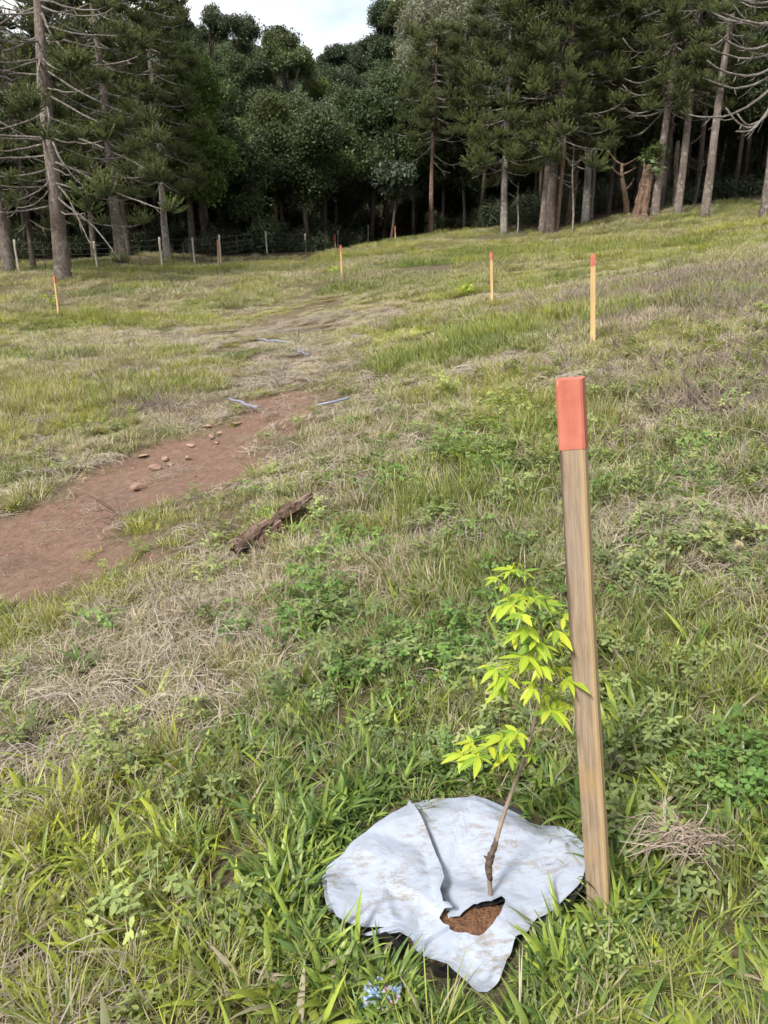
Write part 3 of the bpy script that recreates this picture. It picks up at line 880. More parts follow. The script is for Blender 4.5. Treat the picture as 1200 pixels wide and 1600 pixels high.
broadleaf('skyline_tree', 'dull green tree rising behind the forked pale trunk', (400, 140, 40, 46), 88, (.042, .056, .026), 'med', 395, .2, 13, 2.0, 0)

# the wood behind: too dark and dense to count, one mass of leaves and one of stems
def woodland(name, label, spots, col, clump, dens, cs):
    P, T = [], []
    mb = MB()
    for (x, y, h, r) in spots:
        z = Hs(x, y)
        hc = h * RNG.uniform(.30, .42)
        lob = crown_lobes(np.array([x, y, z + h - hc]), r, hc, 8, .2)
        p = crown_points(lob, dens)
        P.append(p); T.append(tint_of(np.array(col) * RNG.uniform(.75, 1.3), len(p), .2) * np.array(LOBE)[:, None])
        mb.tube([(x, y, z - .3), (x + RNG.normal() * .15, y, z + h * .35), (x + RNG.normal() * .4, y, z + h * .75)], [r * .055 + .04, r * .045 + .03, .04], 6)
    P, T = np.concatenate(P), np.concatenate(T); n = len(P)
    o = scatter(name, clump, CLUMPS[clump], P, RNG.random((n, 3)) * 6.28, cs * (.8 + .6 * RNG.random(n)), T)
    o['kind'] = 'stuff'; o['label'] = label; o['category'] = 'woodland'
    t = mb.build('trunks', M['bark_dark'], o); t['kind'] = 'stuff'
sp = []
for x in np.arange(-46, 48, 3.4):
    for r_ in range(9):
        y = 52 + r_ * 4.2 + RNG.uniform(-1.6, 1.6) + 12 * float(sstep(-7, -1, np.array(x))) * float(1 - sstep(6, 12, np.array(x))) - 8 * float(1 - sstep(-28, -14, np.array(x)))
        sp.append((x + RNG.uniform(-1.5, 1.5), y, RNG.uniform(9, 15) if not (-14 < x < 7) else RNG.uniform(7, 10.5), RNG.uniform(2.0, 3.0)))
woodland('woodland', 'dense dark wood behind the front row of trees', sp, G2, 'small', 2.3, 1.1)
sp = []
for y in np.arange(86, 178, 6.0):
    for x in np.arange(-.62 * y - 4, .62 * y + 4, 5.2):
        u = 600 + x / y * FPX * .95
        hmax = 8.5 if 440 < u < 520 else 10.5
        sp.append((x + RNG.uniform(-2, 2), y + RNG.uniform(-2, 2), RNG.uniform(.75, 1) * hmax, RNG.uniform(2.8, 4.2)))
woodland('hillside_woodland', 'far wooded slope rising behind the valley trees', sp, (.040, .056, .026), 'small', 1.3, 1.45)
# shaded undergrowth at the foot of the wood
P, T = [], []
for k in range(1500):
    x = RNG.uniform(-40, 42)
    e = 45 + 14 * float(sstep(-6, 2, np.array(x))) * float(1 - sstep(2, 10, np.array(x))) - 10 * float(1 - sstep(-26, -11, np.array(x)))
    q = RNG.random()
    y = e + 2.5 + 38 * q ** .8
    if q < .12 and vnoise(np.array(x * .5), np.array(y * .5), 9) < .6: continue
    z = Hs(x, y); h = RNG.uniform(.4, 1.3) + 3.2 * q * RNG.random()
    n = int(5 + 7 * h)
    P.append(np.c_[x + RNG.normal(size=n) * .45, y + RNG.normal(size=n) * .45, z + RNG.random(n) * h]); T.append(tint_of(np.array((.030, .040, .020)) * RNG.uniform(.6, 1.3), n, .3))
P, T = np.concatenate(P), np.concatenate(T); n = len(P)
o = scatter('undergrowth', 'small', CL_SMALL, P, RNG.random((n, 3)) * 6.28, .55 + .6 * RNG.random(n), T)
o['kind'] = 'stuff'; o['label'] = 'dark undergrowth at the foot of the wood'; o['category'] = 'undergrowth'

# thin pale stems and the broken stump at the right wood edge
def stem_thing(name, label, cat, px, py, Yd, h, r, top_px, top_py, mat, group=None, twigs=6):
    b = at(px, py, Yd); b[2] = Hs(b[0], b[1])
    root = empty(name, b); tag(root, label, cat, group)
    t = at(top_px, top_py, Yd) - b
    mb = MB(); pts = [np.array([0, 0, -.3]) * (1 - s) + t * s + np.array([math.sin(s * 6) * .06, 0, 0]) for s in np.linspace(0, 1, 8)]
    mb.tube(pts, np.linspace(r, r * .4, 8), 7, wob=.15)
    child('trunk', mb.mesh('trunk', M[mat]), root)
    for k in range(twigs):
        s = RNG.uniform(.5, 1); a = np.array(pts[0]) * (1 - s) + t * s
        az = RNG.uniform(0, 6.28); ln = RNG.uniform(.6, 1.3)
        e = a + np.array([math.cos(az) * ln, math.sin(az) * ln, RNG.uniform(.2, .9)])
        bm = MB(); bm.tube(bend(a, e, .05, .05, 6), np.linspace(r * .4, r * .12, 6), 5)
        child('branch', bm.mesh('branch', M[mat]), root)
    return root
stem_thing('dead_tree', 'thin bare pale sapling with spindly twigs right of the tight trio of trunks', 'tree', 894, 362, 43, 5, .07, 897, 235, 'bark_pale', None, 10)
stem_thing('dead_tree', 'short dead pole standing between low tufts left of the tight trio', 'tree', 808, 357, 46, 4, .06, 811, 285, 'bark_pale', None, 4)
stem_thing('dead_tree', 'crooked grey trunk in the shade left of the long bare leaning araucaria', 'tree', 1080, 328, 47, 5, .13, 1100, 250, 'bark_dark', None, 4)
stem_thing('dead_tree', 'forked brown trunk just left of the broken stump', 'tree', 979, 338, 45, 5, .20, 972, 255, 'bark_red', None, 5)
stem_thing('dead_tree', 'short thick pale trunk behind the grey trunk with low tuft', 'tree', 1052, 332, 44.5, 5, .2, 1060, 220, 'bark', None, 3)
b = at(1000, 336, 43); b[2] = Hs(b[0], b[1])
root = empty('broken_stump', b); tag(root, 'broken stump of torn reddish wood with leaves sprouting from its top', 'stump')
mb = MB()
zs = np.linspace(-.3, 2.55, 14)
rings = []
sides = 18
for i, z in enumerate(zs):
    ang = np.linspace(0, 6.283, sides, endpoint=False)
    r = (.40 - .05 * z + (.12 if i < 2 else 0)) * (1 + .22 * np.sin(ang * 5 + z * .8) * .6 + RNG.normal(size=sides) * .06)
    zz = z + (RNG.normal(size=sides) * .22 - .5 * (np.cos(ang) > .2) if i == 13 else 0) * np.ones(sides)
    rings.append(np.c_[np.cos(ang) * r + .10 * z, np.sin(ang) * r, zz])
F = [(i * sides + j, i * sides + (j + 1) % sides, (i + 1) * sides + (j + 1) % sides, (i + 1) * sides + j) for i in range(13) for j in range(sides)] + [tuple(13 * sides + j for j in range(sides))]
mb.add(np.concatenate(rings), F)
child('trunk', mb.mesh('trunk', M['torn'], False), root)
P = np.array([.3, 0, 2.9]) + RNG.normal(size=(9, 3)) * .4
crown_mesh('leaf_sprout', CL_BIG, P, RNG.random((9, 3)) * 6.28, np.full(9, .8), tint_of((.075, .10, .035), 9), root, M['leaf_real'])

# ------------------------------------------------------------------ fence behind the meadow
fence = empty('wire_fence', gp(254, 425)); tag(fence, 'wire fence with thin pale wooden posts along the foot of the wood', 'fence')
fpos = [(-60, 480, 405, 32), (34, 457, 409, 33.5), (154, 436, 405, 36), (254, 425, 381, 37.5), (304, 415, 378, 42), (345, 414, 372, 41.5), (417, 398, 366, 49), (478, 394, 366, 54), (528, 390, 364, 58), (575, 386, 358, 61), (650, 374, 352, 70), (730, 366, 345, 78)]
tops = []
fl = np.array(fence.location)
def post_mesh(h, r):
    mb = MB(); n = 7
    mb.tube([(math.sin(k) * .008, math.cos(k * 2) * .008, -.4 + (h + .4) * k / (n - 1)) for k in range(n)], r, 8, wob=.1)
    return mb.mesh('post', M['post_wood'])
for k, (px, py, pt, Yd) in enumerate(fpos):
    b = at(px, py, Yd); b[2] = Hs(b[0], b[1])
    h = max(1.2, (py - pt) * Yd / FPX * .97)
    child('post', post_mesh(h, .05), fence, b - fl, (RNG.uniform(-.02, .02), RNG.uniform(-.02, .03), 0))
    tops.append((b, h))
for k in range(len(tops) - 1):       # slim droppers between the posts
    (a, ha), (c, hc) = tops[k], tops[k + 1]
    for s in (.33, .66):
        p = a * (1 - s) + c * s; p[2] = Hs(p[0], p[1])
        mb = MB(); mb.tube([(0, 0, -.1), (0, 0, .55), (.01, 0, 1.12)], .018, 5)
        child('dropper', mb.mesh('dropper', M['bark_dark']), fence, p - fl)
for f in (.18, .36, .54, .72, .92):
    mb = MB()
    pts = []
    for k in range(len(tops) - 1):
        (a, ha), (c, hc) = tops[k], tops[k + 1]
        for s in (0, .25, .5, .75):
            p = a * (1 - s) + c * s
            p = p + np.array([0, -.07, f * (ha * (1 - s) + hc * s) - .05 * s * (1 - s)])
            pts.append(p - fl)
    mb.tube(pts, .006, 4)
    child('wire', mb.mesh('wire', M['wire']), fence)

# ------------------------------------------------------------------ marker stakes
def stake_meshes(h, wd, dp, tip, wood, bev):
    def prism(z0, z1, g, top=True):
        hw, hd, c = wd / 2 + g, dp / 2 + g, bev
        ring = [(-hw + c, -hd), (hw - c, -hd), (hw, -hd + c), (hw, hd - c), (hw - c, hd), (-hw + c, hd), (-hw, hd - c), (-hw, -hd + c)]
        n = max(2, int((z1 - z0) / .04))
        mb = MB(); V = []
        zs = np.linspace(z0, z1, n)
        for i, z in enumerate(zs):
            for (x, y) in ring:
                V.append((x + .0012 * math.sin(z * 5.1 + 1), y + .001 * math.sin(z * 7), z + (.0035 * math.sin(x * 170 + y * 90) if top and i == 0 else 0)))
        if top:
            V += [(x * .94, y * .94, z1 + .0018) for (x, y) in ring]; n += 1
        F = [(i * 8 + j, i * 8 + (j + 1) % 8, (i + 1) * 8 + (j + 1) % 8, (i + 1) * 8 + j) for i in range(n - 1) for j in range(8)]
        F += [tuple(range(8))[::-1], tuple((n - 1) * 8 + j for j in range(8))]
        mb.add(V, F)
        return mb
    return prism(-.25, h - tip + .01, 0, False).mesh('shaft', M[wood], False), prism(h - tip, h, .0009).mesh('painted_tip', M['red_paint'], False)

def stake(label, base, top, yaw, wd=.05, dp=.042, tip=.19, wood='stake_plain', bev=.003):
    ax = Vector(top - base); h = ax.length
    root = empty('marker_stake', base)
    root.rotation_mode = 'QUATERNION'
    root.rotation_quaternion = Vector((0, 0, 1)).rotation_difference(ax.normalized()) @ Euler((0, 0, yaw)).to_quaternion()
    tag(root, label, 'stake', 'red tipped marker stakes in the meadow')
    a, b_ = stake_meshes(h, wd, dp, tip, wood, bev)
    child('shaft', a, root); child('painted_tip', b_, root)
    return root
b = gp(936, 1422); t = at(890, 592, b[1] + .10)
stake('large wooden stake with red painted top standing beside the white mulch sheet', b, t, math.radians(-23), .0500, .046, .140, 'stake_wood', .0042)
def far_stake(label, px, py, tx, ty, tip=.13):
    b = gp(px, py + 4); t = at(tx, ty, b[1])
    stake(label, b, t, random.uniform(-.5, .3), .055, .05, tip)
far_stake('red tipped stake at right of the meadow, second nearest', 926, 535, 927, 397, .13)
far_stake('thin red tipped stake in mid meadow right of the small yellow green plant', 769, 470, 768, 394, .16)
far_stake('red tipped stake in front of the fence at the middle of the meadow', 534, 430, 532, 383, .2)
far_stake('yellowish stake with orange tip leaning in front of the big left tree', 92, 488, 85, 431, .2)
b = at(341, 413, 41); b[2] = Hs(b[0], b[1]); stake('orange stake just left of a pale fence post in the far left', b, at(340, 374, 41), .2, .07, .06, .5)
b = at(618, 380, 58); b[2] = Hs(b[0], b[1]); stake('far orange stake at the fence left of the lone middle araucaria', b, at(617, 353, 58), .2, .08, .07, .5)
b = at(524, 392, 57); b[2] = Hs(b[0], b[1]); stake('far orange stake almost touching a pale fence post below the low leafy tree', b, at(523, 366, 57), .2, .07, .06, .6)

# ------------------------------------------------------------------ mulch sheet
hub = at_z(742, 1438, .03)
outline = [(640,1242),(668,1237),(705,1240),(760,1252),(815,1270),(826,1283),(850,1288),(872,1296),(900,1315),(915,1338),(916,1362),(908,1392),(880,1415),(838,1440),(808,1470),(790,1498),(782,1530),(760,1545),
           (735,1530),(700,1500),(672,1485),(655,1470),(640,1458),(600,1450),(575,1448),(550,1462),(528,1440),(514,1415),(506,1380),(500,1352),(525,1335),(560,1300),(600,1268),(625,1248)]
op = np.array([at_z(px, py, .03) for px, py in outline])
oa = np.arctan2(op[:, 1] - hub[1], op[:, 0] - hub[0]); orr = np.hypot(op[:, 0] - hub[0], op[:, 1] - hub[1])
order = np.argsort(oa); oa, orr = oa[order], orr[order]
def out_r(a):
    a = (a + math.pi) % (2 * math.pi) - math.pi
    return np.interp(a, np.r_[oa[-1] - 2 * math.pi, oa, oa[0] + 2 * math.pi], np.r_[orr[-1], orr, orr[0]])
hole = [(690,1432),(705,1424),(718,1428),(745,1420),(768,1416),(783,1404),(789,1410),(785,1428),(775,1445),(762,1458),(748,1466),(730,1462),(705,1450),(694,1442)]
hp = np.array([at_z(px, py, .03) for px, py in hole])
ha = np.arctan2(hp[:, 1] - hub[1], hp[:, 0] - hub[0]); hr = np.hypot(hp[:, 0] - hub[0], hp[:, 1] - hub[1])
order = np.argsort(ha); ha, hr = ha[order], hr[order]
def hole_r(a):
    a = (a + math.pi) % (2 * math.pi) - math.pi
    return np.interp(a, np.r_[ha[-1] - 2 * math.pi, ha, ha[0] + 2 * math.pi], np.r_[hr[-1], hr, hr[0]])
seam = [at_z(*p, .04) for p in [(692,1425),(686,1400),(694,1375),(690,1355),(672,1315),(655,1278),(640,1243)]]
seam_a0 = math.atan2(seam[-1][1] - hub[1], seam[-1][0] - hub[0])
gz = Hs(hub[0], hub[1])
root = empty('mulch_sheet', (hub[0], hub[1], gz)); tag(root, 'crumpled white plastic mulch sheet laid around the sapling, slit on one side', 'plastic sheet')
def facet(x, y, seed):
    xi, yi = np.floor(x), np.floor(y); fx, fy = x - xi, y - yi
    g = lambda a, b: vnoise(xi + a, yi + b, seed)
    lo = g(0, 0) + (g(1, 0) - g(0, 0)) * fx + (g(0, 1) - g(0, 0)) * fy
    hi = g(1, 1) + (g(0, 1) - g(1, 1)) * (1 - fx) + (g(1, 0) - g(1, 1)) * (1 - fy)
    return np.where(fx + fy < 1, lo, hi) - .5
def sheet_z(x, y, rr):
    base = H(x + hub[0], y + hub[1]) - gz
    wr = facet(x * 6.1 + y * 2.3 + 3, y * 5.2 - x * 1.9, 61) * .046 + facet(x * 11 - y * 7, y * 12 + x * 5, 67) * .030 + facet(x * 23 + y * 9, y * 21, 69) * .005
    ridge = .008 * np.exp(-((x + .16 - .5 * y) / .02) ** 2) * sstep(.05, .15, rr) + .007 * np.exp(-((x - .14 - .8 * y) / .02) ** 2)
    return base + .026 + wr + ridge - .012 * sstep(.7, 1.0, rr / np.maximum(rr.max(), 1e-3))
def polar(a0, a1, na, nr, rin, rout, zl, edge=None):
    A = np.linspace(a0, a1, na); T = np.linspace(0, 1, nr)
    V = []
    for a in A:
        ri, ro = float(rin(a)), float(rout(a))
        r = ri + (ro - ri) * T
        V.append(np.stack([np.cos(a) * r, np.sin(a) * r, np.zeros(nr), np.full(nr, a), T], 1))
    V = np.array(V)
    z = sheet_z(V[..., 0], V[..., 1], np.hypot(V[..., 0], V[..., 1])) + zl(V[..., 3], V[..., 4])
    V[..., 2] = z
    F = [(i * nr + j, i * nr + j + 1, (i + 1) * nr + j + 1, (i + 1) * nr + j) for i in range(na - 1) for j in range(nr - 1)]
    return V[..., :3].reshape(-1, 3), F
# right-hand sheet runs round from just under the slit, the left flap lies over it
jit = lambda a: .003 * np.sin(a * 11)
aS = seam_a0
V, F = polar(aS - 2 * math.pi + .10, aS + 1.15, 200, 40, hole_r, lambda a: out_r(a) + jit(a),
             lambda a, t: .014 * sstep(aS - 2 * math.pi + .9, aS - 2 * math.pi + .1, a) * 0 - .012 * sstep(aS - .45, aS + .1, a) + .016 * sstep(aS - 2 * math.pi + 1.2, aS - 2 * math.pi + .3, a) )
mb = MB(); mb.add(V, F)
# the slit edge bulges towards the flap's right side: shear the flap's first rows to follow the photographed curve
Vv = mb.v[0].reshape(200, 40, 3)
sm = np.array([[p[0] - hub[0], p[1] - hub[1]] for p in seam])
sl = np.r_[0, np.cumsum(np.hypot(*np.diff(sm, axis=0).T))]; sl /= sl[-1]
tgt = np.stack([np.interp(np.linspace(0, 1, 40), sl, sm[:, k]) for k in range(2)], 1)
for i in range(40):
    wgt = (1 - i / 40) ** 2
    a_ = Vv[i, :, :2]
    Vv[i, :, :2] = a_ + (tgt - Vv[0, :, :2] if i == 0 else d0) * wgt
    if i == 0:
        d0 = tgt - (np.stack([np.cos(aS - 2 * math.pi + .10) * (hole_r(aS) + (out_r(aS) - hole_r(aS)) * np.linspace(0, 1, 40)), np.sin(aS + .10) * (hole_r(aS) + (out_r(aS) - hole_r(aS)) * np.linspace(0, 1, 40))], 1))
Vv[:40, :, 2] += .012
mb.v[0] = Vv.reshape(-1, 3)
sh = child('sheet', mb.mesh('sheet', M['sheet'], False), root)
sol = sh.modifiers.new('thickness', 'SOLIDIFY'); sol.thickness = .0012; sol.offset = -1
sh.data.materials.append(M['black_plastic']); sol.material_offset = 1; sol.material_offset_rim = 0
# black underside: turned out along the lower edges
def flaps(a):
    a = np.asarray(a, float); v = 0
    for (px, py, w_, k_) in ((610, 1478, .24, 1.0), (685, 1518, .22, .9), (872, 1440, .28, 1.0), (800, 1250, .3, .45)):
        p = at_z(px, py, .02)
        d = (a - math.atan2(p[1] - hub[1], p[0] - hub[0]) + math.pi) % (2 * math.pi) - math.pi
        v = v + k_ * np.exp(-(d / w_) ** 2)
    return np.minimum(v, 1.1)
def back_r(a):
    return out_r(a) - .014 + .078 * flaps(a) + .004 * np.sin(np.asarray(a) * 9)
def back_lift(a, t):
    return -.018 + (.052 + .010 * np.sin(a * 13)) * sstep(.86, 1, t) * flaps(a)
V, F = polar(-math.pi, math.pi, 150, 24, lambda a: hole_r(a) + .006, back_r, back_lift)
mb = MB(); mb.add(V, F)
child('black_backing', mb.mesh('black_backing', M['black_plastic']), root)
# compost in the hole
mb = MB()
R, A = np.meshgrid(np.linspace(0, .085, 12), np.linspace(0, 6.283, 40), indexing='ij')
xx, yy = R * np.cos(A), R * np.sin(A)
zz = H(xx + hub[0], yy + hub[1]) - gz + .012 + (fbm(xx * 60 + 5, yy * 60, 71, 3) - .5) * .016
mb.add(np.stack([xx, yy, zz], -1).reshape(-1, 3), [(i * 40 + j, i * 40 + (j + 1) % 40, (i + 1) * 40 + (j + 1) % 40, (i + 1) * 40 + j) for i in range(11) for j in range(40)])
so = child('compost', mb.mesh('compost', M['compost']), root)

# ------------------------------------------------------------------ sapling
base = gp(768, 1418)
sY = base[1]
stem_px = [(768, 1418, 0), (766, 1390, .003), (764, 1352, .006), (772, 1325, .012), (785, 1280, .03), (803, 1228, .05), (820, 1182, .06), (834, 1130, .07), (845, 1075, .075), (850, 1020, .075), (842, 965, .07), (826, 925, .065), (805, 898, .06)]
sap = empty('sapling', base); tag(sap, 'young sapling with bright yellow green leaves growing through the white sheet', 'sapling')
bl = np.array(sap.location)
sp_ = np.array([at(px, py, sY + dy) - bl for px, py, dy in stem_px]); sp_[0, 2] -= .04
def catmull(p, m=5):
    out = []
    q = np.vstack([2 * p[0] - p[1], p, 2 * p[-1] - p[-2]])
    for i in range(1, len(q) - 2):
        for t in np.linspace(0, 1, m, endpoint=False):
            a, b, c, d = q[i - 1:i + 3]
            out.append(.5 * (2 * b + (c - a) * t + (2 * a - 5 * b + 4 * c - d) * t * t + (3 * b - a - 3 * c + d) * t ** 3))
    out.append(p[-1]); return np.array(out)
ss = catmull(sp_)
n = len(ss)
rad = np.interp(np.linspace(0, 1, n), [0, .25, .5, .75, 1], [.0060, .0052, .0044, .0030, .0013])
mb = MB(); mb.tube(ss, rad, 9, wob=.12); child('stem', mb.mesh('stem', M['stem']), sap)
k0 = int(n * .06)
mb = MB(); seg = ss[k0 + 4:k0 + 15]
mb.tube(seg + RNG.normal(size=seg.shape) * .0012, np.array([.0062, .0070, .0086, .0072, .0094, .0076, .0090, .0070, .0074, .0062, .0054]), 9, wob=.35)
e = seg[5]; mb.tube([e, e + [-.010, -.002, .004], e + [-.016, -.003, .010]], [.006, .004, .001], 6)
child('knotted_bark', mb.mesh('knotted_bark', M['stem_dark']), sap)
def leaflet_mesh(width, droop, seed):
    nL = 7
    V, F = [], []
    for i in range(nL):
        t = i / (nL - 1)
        wd = width * (math.sin(math.pi * t ** .8) ** .9 if 0 < t < 1 else 0)
        z = -droop * t * t
        V += [(t, -wd, z + wd * .35), (t, 0, z), (t, wd, z + wd * .35)]
    for i in range(nL - 1):
        a = 3 * i
        F += [(a, a + 1, a + 4, a + 3), (a + 1, a + 2, a + 5, a + 4)]
    mb = MB(); mb.add(V, F)
    return mb.mesh('leaflet', M['sapling_leaf'])
LEAFLETS = [leaflet_mesh(.15, .16, 0), leaflet_mesh(.17, .05, 1), leaflet_mesh(.13, .28, 2), leaflet_mesh(.14, -.05, 3)]
def compound_leaf(px, py, dY, ln, spread, tilt, stem_t):
    c = at(px, py, sY + dY) - bl
    a = ss[int(stem_t * (n - 1))]
    mb = MB(); mid = (a + c) / 2 + np.array([0, 0, .022]); mb.tube(catmull(np.array([a, mid, c]), 4), .0011, 5)
    leaf = child('leaf', mb.mesh('leaf_stalk', M['sapling_leaf']), sap)
    d = c - mid; az = math.atan2(d[1], d[0])
    k = 5 if spread < 1.6 else 7
    for i in range(k):
        s = (i / (k - 1) - .5) * 2
        off = s * spread * 1.15 + random.uniform(-.2, .2)
        sz = ln * (1 - .32 * abs(s)) * random.uniform(.7, 1.2)
        e = Euler((random.uniform(-.35, .35), tilt * .55 + random.uniform(-.3, .35) + .1 * abs(s), az + off))
        child('leaflet', random.choice(LEAFLETS), leaf, c, e, sz)
lv = [  # px, py, depth offset, leaflet length, spread, droop, where on the stem
    (775, 903, .03, .042, 1.5, .35, .95), (800, 890, .05, .045, 1.7, .15, 1.0), (818, 893, .06, .04, 1.4, .3, 1.0), (790, 915, .02, .035, 1.4, .6, .96),
    (812, 935, .03, .065, 1.5, .35, .90), (800, 945, .0, .055, 1.4, .6, .88), (835, 935, .05, .06, 1.4, .2, .9), (855, 945, .09, .05, 1.3, .3, .86),
    (880, 965, .06, .06, 1.2, .35, .82), (868, 985, .03, .055, 1.4, .5, .80), (825, 980, .0, .055, 1.3, .6, .82), (805, 992, .02, .05, 1.4, .4, .80),
    (838, 1000, .0, .06, 1.6, .5, .78), (822, 1025, -.02, .065, 1.5, .45, .74), (850, 1010, .03, .055, 1.5, .3, .77), (870, 1005, .08, .05, 1.4, .25, .78),
    (775, 1045, .0, .055, 1.4, .55, .70), (790, 1058, -.02, .06, 1.4, .5, .70), (800, 1040, .04, .05, 1.3, .35, .72), (783, 1078, -.01, .05, 1.4, .6, .68),
    (885, 1060, .03, .06, 1.6, .5, .70), (875, 1045, .08, .05, 1.4, .3, .72), (832, 1075, -.02, .055, 1.5, .65, .68), (860, 1110, .0, .068, 1.8, .3, .62),
    (868, 1095, .06, .055, 1.5, .2, .64), (808, 1145, -.01, .060, 1.6, .25, .56), (785, 1152, .02, .055, 1.5, .3, .56), (765, 1165, .0, .055, 1.5, .35, .55),
    (735, 1160, .02, .055, 1.4, .4, .54), (722, 1180, -.01, .05, 1.3, .45, .54), (748, 1182, -.03, .068, 1.8, .35, .53), (795, 1178, .0, .05, 1.6, .5, .53), (830, 1180, .02, .03, 1.3, .3, .5),
    (845, 1040, -.02, .05, 1.6, .5, .72), (815, 960, -.03, .05, 1.4, .5, .86), (850, 1080, .08, .05, 1.5, .3, .66)]
for (px, py, dy_, ln_, sp1, ti_, st_) in lv:
    compound_leaf(px, py, dy_, ln_ * .98, sp1, ti_ - .1, st_)
for (px, py, dy_, ln_, sp1, ti_, st_) in lv[4:30:1]:
    compound_leaf(px + random.uniform(-16, 16), py + random.uniform(-14, 14), dy_ + random.uniform(.02, .07), ln_ * .7, 1.3, ti_ - .1, st_)

def small_sapling(label, px, py, top_py, nleaf, spread_px):
    b = gp(px, py); Yd = b[1]
    root = empty('sapling', b); tag(root, label, 'sapling')
    h = (py - top_py) * Yd / FPX
    mb = MB(); mb.tube([(0, 0, -.05), (.01, 0, h * .5), (.02, 0, h)], [.008, .006, .003], 5)
    child('stem', mb.mesh('stem', M['stem']), root)
    for i in range(nleaf):
        c = np.array([RNG.normal() * spread_px * .4 * Yd / FPX, RNG.normal() * .1, h * RNG.uniform(.35, 1.05)])
        mb = MB(); mb.tube([(0.01, 0, c[2] * .85), tuple(c)], .004, 4)
        lf = child('leaf', mb.mesh('leaf_stalk', M['sapling_leaf']), root)
        for q in range(5):
            child('leaflet', LEAFLETS[q % 3], lf, c, (RNG.normal() * .3, .3 + RNG.normal() * .3, RNG.uniform(0, 6.28)), .13 * RNG.uniform(.8, 1.2))
small_sapling('small bushy yellow green sapling in mid meadow left of the thin stake', 731, 464, 446, 13, 22)
small_sapling('tiny pale green sapling left of the middle stake near the fence', 521, 432, 418, 9, 12)
small_sapling('small pale green sapling at the foot of the leaning left stake', 80, 478, 462, 9, 14)

# ------------------------------------------------------------------ stones, plastic strips, rotten log, litter, dry tussock
def rock_mesh(seed, sx, sy, sz):
    import bmesh
    bm = bmesh.new(); bmesh.ops.create_icosphere(bm, subdivisions=2, radius=1)
    rs = np.random.default_rng(seed)
    pl = rs.normal(size=(9, 3)); pl /= np.linalg.norm(pl, axis=1)[:, None]; dd = rs.uniform(.45, .85, 9)
    for v in bm.verts:
        p = np.array(v.co)
        for nn, d in zip(pl, dd):
            e = p @ nn - d
            if e > 0: p = p - nn * e
        p = p * (1 + rs.normal() * .02)
        v.co = (p[0] * sx, p[1] * sy, p[2] * sz)
    me = bpy.data.meshes.new('stone'); bm.to_mesh(me); bm.free(); me.materials.append(M['stone'])
    return me
stones = [(218, 767, 27, .55, 'largest squared reddish stone lying on the bare earth track'), (242, 735, 23, .45, 'flat sided stone at left of a pair in the middle of the track'),
          (259, 722, 14, .75, 'pale rounded stone behind the flat sided one on the track'), (266, 729, 11, .6, 'small stone tucked against the pale rounded one'),
          (293, 720, 11, .9, 'small blocky orange stone alone at the right of the track'), (325, 670, 14, .6, 'squarish stone at the far upper end of the bare track'),
          (330, 687, 12, .7, 'lower left stone of the cluster at the far end of the track'), (344, 681, 11, .8, 'upper right stone of the cluster at the far end of the track'),
          (338, 695, 13, .4, 'low flat stone in front of the far cluster on the track'), (297, 697, 17, .25, 'thin flat stone half buried in mid track'),
          (223, 715, 18, .25, 'flat buried stone at the left side of the track'), (369, 664, 18, .3, 'low flat stone nearest the blue strip on the track')]
for k, (px, py, wpx, asp, lab) in enumerate(stones):
    b = gp(px, py); s = wpx * math.hypot(b[1], CAM_H - b[2]) / FPX / 2 * 1.05
    me = rock_mesh(300 + k, s, s * .8, s * asp)
    o = bpy.data.objects.new('stone', me); COL.objects.link(o)
    o.location = (b[0], b[1], Hs(b[0], b[1]) + s * asp * .75); o.rotation_euler = (RNG.normal() * .1, RNG.normal() * .1, RNG.uniform(-.5, .5))
    tag(o, lab, 'stone', 'stones on the earth track')

def strip(label, pts, wdt):
    W = [gp(*p) for p in pts]
    c = np.mean(W, axis=0)
    P = catmull(np.array(W) - c, 5)
    P[:, 2] = [Hs(q[0] + c[0], q[1] + c[1]) - c[2] + .085 for q in P]
    mb = MB(); mb.tube(P, wdt, 7)
    o = mb.build('plastic_pipe', M['strip']); o.location = tuple(c)
    tag(o, label, 'pipe', 'blue grey plastic pipe pieces by the track')
strip('farthest thin blue grey pipe piece lying across the dry track', [(404, 537), (430, 540), (457, 544)], .020)
strip('short curved blue grey pipe piece right of the farthest one', [(466, 552), (471, 559), (483, 563)], .017)
strip('blue grey pipe piece at the upper end of the bare earth', [(359, 634), (380, 641), (402, 649)], .013)
strip('straight pale blue pipe piece in the grass right of the track', [(493, 646), (520, 640), (546, 633)], .013)

